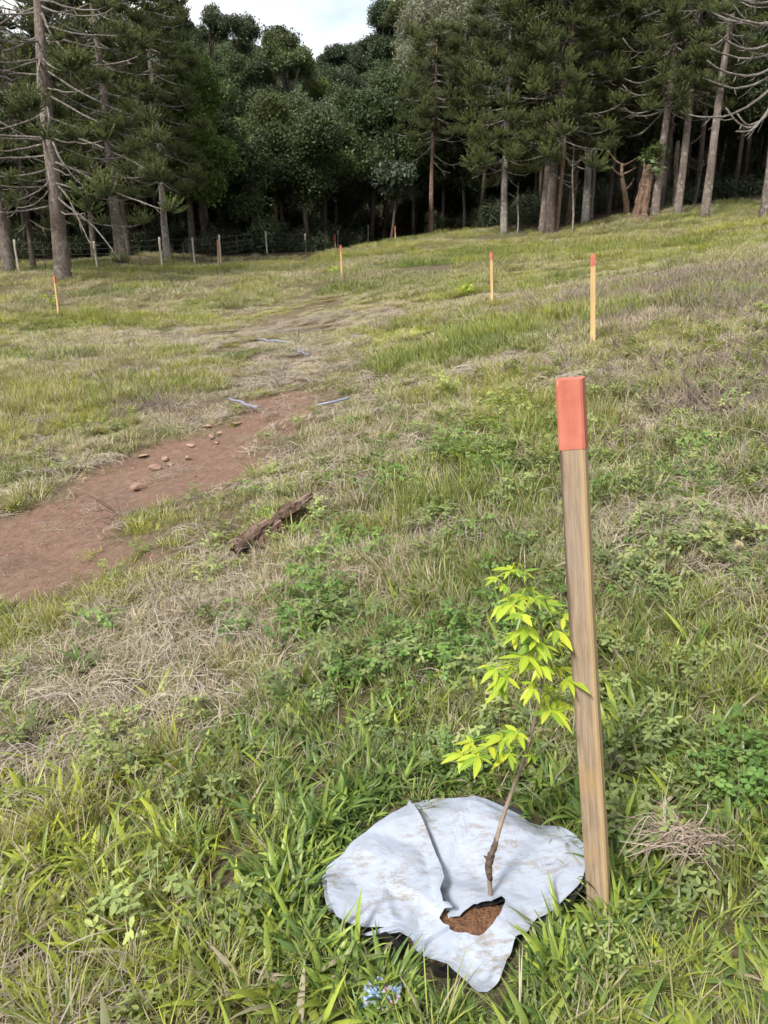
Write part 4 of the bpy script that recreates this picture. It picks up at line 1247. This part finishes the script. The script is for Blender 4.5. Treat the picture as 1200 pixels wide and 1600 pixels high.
# rotten log: a tilted, split slab sunk in the bank
a, b = gp(378, 868), gp(478, 802)
c = (a + b) / 2
M['rotten'] = log_wood(math.atan2(b[1] - a[1], b[0] - a[0]))
log = empty('rotten_log', c); tag(log, 'rotten split log sunk into the grassy bank beside the track', 'log')
def slab(p0, p1, wdt, thk, up, seed):
    rs = np.random.default_rng(seed); m = 22; s = 12
    V = []
    for i in range(m):
        t = i / (m - 1)
        p = p0 * (1 - t) + p1 * t
        wv = (math.sin(math.pi * min(1, t * 1.3 + .12)) * .5 + .5)
        for j in range(s):
            an = 2 * math.pi * j / s
            d = p1 - p0; d = d / np.linalg.norm(d); sd_ = np.cross(d, [0, 0, 1]); sd_ /= np.linalg.norm(sd_)
            rr = 1 + rs.normal() * .10 + .16 * math.sin(an * 6 + t * 2)
            V.append(p + sd_ * math.cos(an) * wdt * wv * rr + np.array([0, 0, 1]) * (math.sin(an) * thk * wv * rr + up) + d * rs.normal() * .012)
    F = [(i * s + j, i * s + (j + 1) % s, (i + 1) * s + (j + 1) % s, (i + 1) * s + j) for i in range(m - 1) for j in range(s)]
    F += [tuple(range(s))[::-1], tuple((m - 1) * s + j for j in range(s))]
    mb = MB(); mb.add(V, F); return mb
child('log_body', slab(a - c, b - c, .14, .13, -.02, 5).mesh('log_body', M['rotten'], False), log)
child('splinter', slab(a - c + [-.02, -.10, .03], (a * .35 + b * .65) - c + [-.02, -.08, .07], .03, .035, .03, 6).mesh('splinter', M['rotten'], False), log)
child('splinter', slab((a + b) / 2 - c + [.02, .02, .07], b - c + [.03, 0, .09], .05, .04, .03, 8).mesh('splinter', M['rotten'], False), log)

# crumpled wrapper
wloc = gp(594, 1572)
mb = MB(); nw = 22
U, V_ = np.meshgrid(np.linspace(-1, 1, nw), np.linspace(-1, 1, nw))
xx = U * .036 + (fbm(U * 2, V_ * 2, 81) - .5) * .02; yy = V_ * .026 + (fbm(U * 2 + 5, V_ * 2, 83) - .5) * .03
zz = np.abs(fbm(U * 2.2 + 9, V_ * 2.2, 85, 3) - .5) * .06 + .004 * np.sin(U * 9)
mb.add(np.stack([xx, yy, zz], -1).reshape(-1, 3), [(i * nw + j, i * nw + j + 1, (i + 1) * nw + j + 1, (i + 1) * nw + j) for i in range(nw - 1) for j in range(nw - 1)])
o = mb.build('wrapper', M['wrapper'], None, False); o.location = (wloc[0], wloc[1], Hs(wloc[0], wloc[1]) + .022); o.rotation_euler = (.35, .1, -.3)
tag(o, 'crumpled white and blue printed wrapper in the grass below the sheet', 'wrapper')

# dry uprooted tussock
tl = gp(1062, 1362)
mb = MB()
for k in range(150):
    az = RNG.normal() * .6 + (math.pi if RNG.random() < .55 else 0); ln = RNG.uniform(.04, .125)
    p0 = np.array([RNG.normal() * .03, RNG.normal() * .02, .03 + RNG.random() * .03])
    d = np.array([math.cos(az), math.sin(az) * .8, 0])
    p1 = p0 + d * ln * .5 + [0, 0, RNG.uniform(.0, .045)]; p2 = p0 + d * ln + [RNG.normal() * .02, RNG.normal() * .03, RNG.uniform(-.03, .02)]
    mb.tube(catmull(np.array([p0, p1, p2]), 4), np.linspace(.0015, .0007, 9), 4, attr=RNG.random())
m_, N_, L_ = new_mat('dry_tussock')
bv_ = N_('ShaderNodeAttribute'); bv_.attribute_name = 'bv'
p_ = principled(N_, L_, .8, .2); L_(mixrgb(N_, L_, bv_.outputs['Fac'], (.19, .14, .115), (.42, .35, .29)), p_.inputs['Base Color']); finish(N_, L_, p_.outputs[0])
o = mb.build('dry_tussock', m_); o.location = (tl[0], tl[1], Hs(tl[0], tl[1]) + .04); tag(o, 'dried uprooted grass tussock with pinkish tan roots right of the large stake', 'dry tussock')

# ------------------------------------------------------------------ grass and ground cover
def blade_clump(nb, ln, wd, spread, seg, lean, arch, mat, fold=True, jit=.5):
    mb = MB()
    for k in range(nb):
        az = RNG.random() * 6.283; r = spread * RNG.random() ** .6
        o = np.array([math.cos(az), math.sin(az), 0]) * r
        az2 = az + RNG.normal() * .8
        d = np.array([math.cos(az2), math.sin(az2), 0]); s = np.array([-d[1], d[0], 0])
        l_ = ln * RNG.uniform(1 - jit, 1 + jit * .6); w_ = wd * RNG.uniform(.7, 1.25)
        th = lean * RNG.uniform(.4, 1.4); cv = arch * RNG.uniform(.3, 1.5)
        p = o.copy(); V, F = [], []
        tw = RNG.normal() * .25
        for i in range(seg + 1):
            t = i / seg
            wi = w_ * (1 - t ** 2.2) * (.55 + 1.2 * t if t < .4 else 1.03) * .5
            ss_ = s * math.cos(tw * t) + np.array([0, 0, 1]) * math.sin(tw * t)
            ang = th + cv * t
            tng = d * math.sin(ang) + np.array([0, 0, 1]) * math.cos(ang)
            nrm = np.cross(tng, ss_)
            if fold:
                V += [p - ss_ * wi + nrm * wi * .35 * -1, p, p + ss_ * wi - nrm * wi * .35]
            else:
                V += [p - ss_ * wi, p + ss_ * wi]
            p = p + tng * l_ / seg
            p[2] = max(p[2], .004)
        c = 3 if fold else 2
        for i in range(seg):
            for j in range(c - 1):
                F.append((i * c + j, i * c + j + 1, (i + 1) * c + j + 1, (i + 1) * c + j))
        mb.add(V, F, RNG.random())
    return mb.mesh('grass_clump', M[mat])
BROAD = [blade_clump(RNG.integers(8, 13), .14, .0185, .045, 5, .6, 1.15, 'grass_broad') for _ in range(10)]
FINE = [blade_clump(26, .13, .0042, .04, 4, .5, .7, 'grass_fine', False) for _ in range(8)]
MIDG = [blade_clump(30, .15, .0075, .09, 3, .55, .7, 'grass_fine', False) for _ in range(8)]
FARG = [blade_clump(40, .20, .013, .20, 2, .55, .6, 'grass_fine', False) for _ in range(8)]

def straw_clump(nb, ln, wd):
    mb = MB()
    for k in range(nb):
        az = RNG.random() * 6.283; d = np.array([math.cos(az), math.sin(az), 0]); s = np.array([-d[1], d[0], 0])
        l_ = ln * RNG.uniform(.5, 1.5); o = np.array([RNG.normal() * .06, RNG.normal() * .06, RNG.uniform(.004, .03)])
        t = np.linspace(-.5, .5, 5)
        bendy = RNG.normal() * .35
        p = o + d[None] * (t * l_)[:, None] + s[None] * (bendy * l_ * t ** 2)[:, None]
        p[:, 2] += np.abs(RNG.normal()) * .03 * (1 - 4 * t ** 2) + np.maximum(0, t) * RNG.normal() * .12 * l_
        p[:, 2] = np.maximum(p[:, 2], .003)
        w_ = wd * RNG.uniform(.6, 1.4)
        V = []
        for i in range(5): V += [p[i] - s * w_ / 2, p[i] + s * w_ / 2 + np.array([0, 0, w_ * .4])]
        mb.add(V, [(2 * i, 2 * i + 1, 2 * i + 3, 2 * i + 2) for i in range(4)], RNG.random())
    return mb.mesh('straw', M['straw'])
STRAW = [straw_clump(16, .14, .0019) for _ in range(6)]
STRAWF = [straw_clump(26, .17, .0036) for _ in range(6)]

def clover_clump(nst, h, ls, mat, three=True):
    mb = MB()
    for k in range(nst):
        az = RNG.random() * 6.283; r = RNG.random() ** .6 * .07
        b0 = np.array([math.cos(az) * r * .5, math.sin(az) * r * .5, 0]); top = np.array([math.cos(az) * r * 1.4, math.sin(az) * r * 1.4, h * RNG.uniform(.5, 1.2)])
        sd_ = np.array([-math.sin(az), math.cos(az), 0]) * .0009
        mb.add([b0 - sd_, b0 + sd_, top + sd_, top - sd_], [(0, 1, 2, 3)], .4)
        v = RNG.random(); tl = RNG.normal(size=2) * .3
        a0 = RNG.random() * 6.28
        for q in range(3 if three else 5):
            a = a0 + q * 6.283 / (3 if three else 5) + RNG.normal() * .1
            d = np.array([math.cos(a), math.sin(a), -.12 + tl[0] * math.cos(a) + tl[1] * math.sin(a)]); s = np.array([-math.sin(a), math.cos(a), -tl[0] * math.sin(a) + tl[1] * math.cos(a)])
            l_ = ls * RNG.uniform(.8, 1.2); w_ = l_ * (.42 if three else .24)
            hb = top + (0 if three else np.array([0, 0, -h * .25 * RNG.random()]))
            mb.add([hb, hb + d * l_ * .5 - s * w_, hb + d * l_ * .95 - s * w_ * .45, hb + d * l_, hb + d * l_ * .95 + s * w_ * .45, hb + d * l_ * .5 + s * w_, hb + d * l_ * .5 + [0, 0, -.002]],
                   [(0, 1, 6), (1, 2, 6), (2, 3, 6), (3, 4, 6), (4, 5, 6), (5, 0, 6)], v)
    return mb.mesh('clover', M[mat])
CLOVER = [clover_clump(30, .075, .015, 'clover') for _ in range(5)]
WEED = [clover_clump(20, .11, .024, 'weed', False) for _ in range(5)]

def brush_clump():
    mb = MB()
    for k in range(30):
        az = RNG.random() * 6.28; el = RNG.uniform(.05, 1.0); l_ = RNG.uniform(.08, .3)
        d = np.array([math.cos(az) * math.cos(el), math.sin(az) * math.cos(el), math.sin(el)])
        o = np.array([RNG.normal() * .06, RNG.normal() * .06, 0])
        mid = o + d * l_ * .5 + RNG.normal(size=3) * .02; e = o + d * l_ + RNG.normal(size=3) * .05
        mb.tube([o, mid, e], [.0035, .0028, .0012], 3, cap=False, attr=RNG.random())
    return mb.mesh('brush', M['brush'], False)
BRUSH = [brush_clump() for _ in range(5)]

# where the meadow is dry, yellow or green: broad noise plus patches surveyed on the ground
def blobs(x, y, lst):
    v = np.zeros_like(x)
    for (c, rx, ry, a) in lst:
        v = v + a * np.exp(-((x - c[0]) / rx) ** 2 - ((y - c[1]) / ry) ** 2)
    return v
def B(px, py, rx, ry, a):
    return (gp(px, py), rx, ry, a)
DRY = [B(440, 600, 1.0, 3.0, .55), B(430, 500, 2.6, 6, .38), B(500, 700, .8, 1.3, .35), B(640, 680, .9, 1.3, .30), B(780, 600, 1.6, .9, .35), B(930, 585, 1.2, .7, .25), B(40, 1100, .5, .8, .20),
       B(150, 1000, .9, .7, -.10), B(380, 940, .5, .5, .08), B(300, 440, 5, 5, .20), B(600, 460, 5, 5, .12), B(1080, 430, 2.5, 3, .25), B(1100, 560, 1.2, 2, .2), B(480, 1250, .5, .35, -.2), B(250, 1430, 1.0, .5, -.34), B(520, 1180, .7, .35, -.2),
       B(600, 960, .6, .5, -.35), B(180, 560, 3.2, 2.6, -.22), B(900, 400, 7, 6, -.18), B(800, 800, 1.0, .9, -.18), B(1000, 900, .8, .8, -.12), B(1100, 1100, .5, .5, -.2), B(650, 540, 2, 2, -.15), B(1000, 1480, .5, .3, -.15)]
YEL = [B(100, 660, 1.8, 1.2, .5), B(700, 640, 1.5, 1.5, .25), B(880, 600, 1.5, 1, .25), B(1050, 360, 14, 10, .25), B(500, 400, 10, 8, .15), B(180, 560, 3, 2.2, -.35), B(650, 540, 2, 2, -.2), B(250, 1450, .8, .4, .15), B(480, 1300, .4, .35, -.15)]
def fields(x, y):
    r = np.hypot(x, y)
    f1 = fbm(x * .9, y * .9, 101, 4); f2 = fbm(x * .25, y * .25, 103, 3); f3 = fbm(x * 2.5, y * 2.5, 107, 3)
    nearw = 1 - sstep(3, 12, r)
    dry = .30 + (f1 - .5) * 1.5 + (f2 - .5) * .8 * (1 - nearw) + (f3 - .5) * .5 * nearw + blobs(x, y, DRY) + .05 * (1 - nearw)
    yel = .47 + .13 * (1 - sstep(2.0, 3.5, r)) + (fbm(x * .7, y * .7, 111, 3) - .5) * 1.4 + (fbm(x * .12, y * .12, 113, 2) - .5) * .8 * (1 - nearw) + blobs(x, y, YEL)
    return np.clip(dry, 0, 1), np.clip(yel, 0, 1)

sheet_c = hub
def sheet_clear(x, y, g=0.0):
    a = np.arctan2(y - sheet_c[1], x - sheet_c[0]); d = np.hypot(x - sheet_c[0], y - sheet_c[1])
    return d > np.maximum(out_r(a), back_r(a) - .01) + g

def tile(clumps, n, side, s0, s1, tilt, mat):
    """a square patch of clumps, the unit the meadow is laid from"""
    pos = np.c_[RNG.uniform(-.5, .5, (n, 2)) * side, np.zeros(n)]
    rot = np.c_[RNG.normal(size=(n, 2)) * tilt, RNG.random(n) * 6.283]
    me = merged('grass_patch', clumps, pos, rot, RNG.uniform(s0, s1, n), M[mat], cl=RNG.uniform(-.5, .5, n))
    me.shade_smooth()
    return me

def lay(name, label, key, tiles, side, y0, y1, margin, keep, scale, bri=1.0, tint_fn=None, cat='grass', fit=1.0, zoff=-.006):
    """tiles: list of lists, thick to thin; keep(...) gives 0..1: below chance the patch is left out; fit = overlap"""
    W_ = .56 * y1 + margin
    gx_, gy_ = np.meshgrid(np.arange(-W_, W_, side / fit), np.arange(y0, y1, side / fit))
    x = gx_.ravel() + RNG.uniform(-.3, .3, gx_.size) * side; y = gy_.ravel() + RNG.uniform(-.3, .3, gx_.size) * side
    k = (np.abs(x) < .56 * y + margin); x, y = x[k], y[k]
    dry, yel = fields(x, y); pm = path_mask(x, y); fo = forest_mask(x, y)
    q = np.clip(keep(x, y, dry, yel, pm, fo), 0, 1)
    nv = len(tiles); per = len(tiles[0])
    lev = np.floor((1 - q) * (nv + 1) + RNG.uniform(-.45, .45, len(x))).astype(int)
    lev = np.clip(lev, 0, nv)
    k = (lev < nv) & (q > .02)
    x, y, dry, yel, lev = x[k], y[k], dry[k], yel[k], lev[k]
    n = len(x)
    flat = [m for t in tiles for m in t]
    idx = lev * per + RNG.integers(0, per, n)
    e = .05
    gxn = (H(x + e, y) - H(x - e, y)) / (2 * e); gyn = (H(x, y + e) - H(x, y - e)) / (2 * e)
    nn = np.stack([-gxn, -gyn, np.ones(n)], 1); nn /= np.linalg.norm(nn, axis=1)[:, None]
    c = RNG.random(n) * 6.283
    nx_ = np.cos(c) * nn[:, 0] + np.sin(c) * nn[:, 1]; ny_ = -np.sin(c) * nn[:, 0] + np.cos(c) * nn[:, 1]
    rot = np.stack([-np.arcsin(ny_), np.arctan2(nx_, nn[:, 2]), c], 1)
    s = scale(x, y, dry, yel, n)
    scl = np.stack([np.ones(n), np.ones(n), s], 1)
    bb = bri * RNG.uniform(.85, 1.15, n)
    t = np.stack([dry, yel, bb], 1) if tint_fn is None else tint_fn(dry, yel, bb)
    o = scatter(name, key, flat, np.stack([x, y, H(x, y) + zoff], 1), rot, scl, t, idx=idx)
    o['kind'] = 'stuff'; o['label'] = label; o['category'] = cat
    COUNT[label] = n
    return o
COUNT = {}

def pts_in(y0, y1, n, margin=1.2):
    out = np.zeros((0, 2))
    while len(out) < n:
        y = RNG.uniform(y0, y1, n * 2); x = RNG.uniform(-1, 1, n * 2) * (.56 * y1 + margin)
        k = np.abs(x) < .56 * y + margin
        out = np.concatenate([out, np.stack([x[k], y[k]], 1)])
    return out[:n]

def grow(name, label, key, meshes, xy, keep, scale, tilt=.18, bri=1.0, tint_fn=None, cat='grass'):
    x, y = xy[:, 0], xy[:, 1]
    dry, yel = fields(x, y); pm = path_mask(x, y); fo = forest_mask(x, y)
    k = RNG.random(len(x)) < keep(x, y, dry, yel, pm, fo)
    x, y, dry, yel = x[k], y[k], dry[k], yel[k]
    n = len(x)
    pos = np.stack([x, y, H(x, y) - .006], 1)
    rot = np.stack([RNG.normal(size=n) * tilt, RNG.normal(size=n) * tilt, RNG.random(n) * 6.283], 1)
    s = scale(x, y, dry, yel, n)
    bb = bri * RNG.uniform(.75, 1.25, n)
    t = np.stack([dry, yel, bb], 1) if tint_fn is None else tint_fn(dry, yel, bb)
    o = scatter(name, key, meshes, pos, rot, s, t)
    o['kind'] = 'stuff'; o['label'] = label; o['category'] = cat
    COUNT[label] = n
    return o

U = RNG.uniform
def levels(clumps, counts, side, s0, s1, tilt, mat, per=5):
    return [[tile(clumps, c, side, s0, s1, tilt, mat) for _ in range(per)] for c in counts]
T_BROAD = levels(BROAD, (7, 4, 2, 1), .20, .55, 1.15, .2, 'grass_broad', 6)
T_FINE = levels(FINE, (18, 11, 5, 2), .22, .45, 1.1, .25, 'grass_fine', 6)
T_MID = levels(MIDG, (24, 15, 7, 2), .36, .4, 1.05, .22, 'grass_fine', 6)
T_FAR = levels(FARG, (60, 40, 20, 8), 1.0, .4, .95, .2, 'grass_fine', 4)
T_FAR2 = levels(FARG, (70, 45, 20), 2.0, .6, 1.25, .2, 'grass_fine', 4)
T_STRAW = levels(STRAW, (10, 6, 3, 1), .25, .6, 1.3, .1, 'straw')
T_STRAWF = levels(STRAWF, (14, 8, 4, 1), .6, .7, 1.3, .1, 'straw')
rnd_tint = lambda d, ye, b: np.stack([U(.2, .8, len(d)), U(.2, .8, len(d)), b], 1)

lay('grass', 'broad bladed green grass in the foreground', 'broad', T_BROAD, .20, .35, 3.6, .9,
    lambda x, y, d, ye, p, f: (1 - 1.3 * p) * np.clip(1.35 - 1.5 * d, .06, 1) * sheet_clear(x, y, .12) * (1 - .75 * sstep(1.9, 3.2, y)),
    lambda x, y, d, ye, n: U(.5, 1.05, n) * (1 - .3 * d), 1.0, lambda d, ye, b: np.stack([d * .45 - .05, ye, b], 1))
lay('grass', 'fine short grass between the broad blades in the foreground', 'fine', T_FINE, .22, .35, 4.0, .9,
    lambda x, y, d, ye, p, f: (1 - 1.2 * p) * sheet_clear(x, y, .125) * (1.0 - .25 * d),
    lambda x, y, d, ye, n: U(.6, 1.15, n) * (1 - .5 * d), 1.0, lambda d, ye, b: np.stack([np.clip(d + .14, 0, 1), ye, b], 1))
grow('grass', 'grass blades crowding the rim of the white sheet', 'rim', BROAD, (lambda a, r: np.stack([hub[0] + np.cos(a) * (np.maximum(out_r(a), back_r(a)) + r + .015 * (np.sin(a) < -.2)), hub[1] + np.sin(a) * (np.maximum(out_r(a), back_r(a)) + r + .015 * (np.sin(a) < -.2))], 1))(U(-math.pi, math.pi, 620), U(.03, .17, 620)),
     lambda x, y, d, ye, p, f: np.ones_like(x), lambda x, y, d, ye, n: U(.45, .95, n) * (.45 + .55 * sstep(-.32, -.05, y - hub[1])) * (.6 + .4 * sheet_clear(x, y, .08)), .2)
lay('grass', 'tufted grass of the slope in the middle distance', 'mid', T_MID, .36, 3.3, 10.6, 1.5,
    lambda x, y, d, ye, p, f: (1 - 1.15 * p) * np.clip(1.25 - .6 * d, 0, 1),
    lambda x, y, d, ye, n: U(.7, 1.25, n) * (1.1 - .65 * d) * (.45 + 1.1 * fbm(x * 1.3, y * 1.3, 201, 2)) * (1 - .85 * path_mask(x, y)))
lay('grass', 'yellow green grass of the far meadow', 'far', T_FAR, 1.0, 10.0, 24.5, 3,
    lambda x, y, d, ye, p, f: (1 - 1.1 * f) * np.clip(1.2 - .4 * d, 0, 1),
    lambda x, y, d, ye, n: U(.7, 1.15, n) * (1.05 - .55 * d) * (.5 + 1.0 * fbm(x * .6, y * .6, 203, 2)) * (1 - .85 * path_mask(x, y)))
lay('grass', 'short grass of the farthest meadow below the wood', 'far2', T_FAR2, 2.0, 24.0, 66, 4,
    lambda x, y, d, ye, p, f: (1 - 1.2 * f),
    lambda x, y, d, ye, n: U(.8, 1.2, n) * (1.0 - .4 * d))
# tufts that have crept onto the edges of the bare track
grow('grass', 'scattered tufts at the edges of the bare track', 'edge', MIDG + FINE, pts_in(3.2, 14, 15000, .5),
     lambda x, y, d, ye, p, f: (p > .05) * np.clip(.85 - p, .012, .5), lambda x, y, d, ye, n: U(.25, .7, n), .25)
lay('straw', 'dry straw and mown stalks lying in the foreground', 'straw', T_STRAW, .25, .4, 4.6, .9,
    lambda x, y, d, ye, p, f: (1 - .9 * p) * np.clip(.2 + 1.3 * d, 0, 1) * sheet_clear(x, y, .15), lambda x, y, d, ye, n: U(.7, 1.3, n), .95, rnd_tint, 'straw')
lay('straw', 'dry straw lying along the track and over the slope', 'strawf', T_STRAWF, .6, 4.2, 19, 1.5,
    lambda x, y, d, ye, p, f: (1 - .85 * line_mask(x, y, 'path', path_px, .55, 1.3)) * np.clip(-.05 + 1.5 * d + .8 * line_mask(x, y, 'worn', worn_px, .1, 1.5) * 1.3, 0, 1), lambda x, y, d, ye, n: U(.5, .9, n), .95, rnd_tint, 'straw')
CLOD = [rock_mesh(700 + k, 1, .85, .6) for k in range(5)]
for m_ in CLOD: m_.materials.clear(); m_.materials.append(M['clod'])
grow('clods', 'small clods and grit of reddish earth on the bare track', 'clod', CLOD, pts_in(3.2, 10.5, 26000, .6),
     lambda x, y, d, ye, p, f: np.clip(p * .5, 0, 1), lambda x, y, d, ye, n: .004 + .026 * U(0, 1, n) ** 5, .4, 1.0, None, 'earth')
grow('straw', 'loose stalks scattered on the bare track', 'loose', STRAW, pts_in(3.2, 10.5, 2400, .6),
     lambda x, y, d, ye, p, f: (p > .1) * .35 * (fbm(x * 2, y * 2, 307, 2) > .5), lambda x, y, d, ye, n: U(.6, 1.4, n), .1, .8, rnd_tint, 'straw')
# clover and small-leaved weeds
CLV = [B(600, 960, .55, .42, 1.1), B(380, 890, .2, .25, .9), B(1170, 1230, .2, .2, 1.2), B(1160, 1530, .1, .1, 1.3), B(740, 720, .6, .6, .7), B(950, 790, .5, .5, .7), B(1150, 740, .8, .8, .6), B(480, 900, .35, .35, .9), B(640, 1040, .3, .25, .8), B(940, 1040, .25, .3, .6)]
grow('clover', 'clover patches on the bank and around the stake', 'clover', CLOVER, pts_in(.5, 8, 7000, .8),
     lambda x, y, d, ye, p, f: (1 - p) * np.clip(blobs(x, y, CLV) * .45 * (fbm(x * 3, y * 3, 301, 2) > .46) + .004, 0, 1) * sheet_clear(x, y, .06),
     lambda x, y, d, ye, n: U(.7, 1.3, n) * (1 + .04 * y), .2, 1.0, lambda d, ye, b: np.stack([d * .12, np.clip(ye * .9, 0, 1), b], 1), 'clover')
WD = [B(830, 1500, .22, .1, 1.2), B(1000, 1180, .4, .3, .9), B(1100, 1050, .3, .3, .7), B(870, 1350, .1, .1, .3), B(1000, 860, 1, .8, .5), B(1050, 650, 1.5, 2, .4), B(300, 1150, .6, .4, .35)]
grow('weeds', 'small grey green weeds with narrow leaves near the sheet and stake', 'weed', WEED, pts_in(.5, 9, 8000, .8),
     lambda x, y, d, ye, p, f: (1 - p) * np.clip(blobs(x, y, WD) * .4 + .03, 0, 1) * sheet_clear(x, y, .05),
     lambda x, y, d, ye, n: U(.6, 1.15, n) * (1 + .03 * y), .2, 1.0, lambda d, ye, b: np.stack([d * .3, ye, b], 1), 'weeds')
# grey dry brush on the right slope and by the track
BR = [B(1080, 440, 2.0, 1.6, .8), B(1160, 480, 1.2, 1.5, .8), B(1180, 640, .8, 1.2, .6), B(235, 640, .45, .35, 1.2), B(1100, 590, .8, 1.0, .4), B(830, 575, .5, .3, .4), B(600, 500, 1, 1.5, .25), B(170, 500, 2.0, 1.4, .35), B(1150, 920, .4, .5, .3), B(600, 890, .2, .2, .1)]
grow('dry_brush', 'grey dead brush and twigs on the right slope and beside the track', 'brush', BRUSH, pts_in(3, 16, 11000, 1.5),
     lambda x, y, d, ye, p, f: (1 - p) * np.clip(blobs(x, y, BR) * .7 + .01, 0, 1),
     lambda x, y, d, ye, n: U(.5, 1.2, n), .3, 1.0, rnd_tint, 'brush')
print('COUNT', COUNT)

print('TRIS', TRIS)
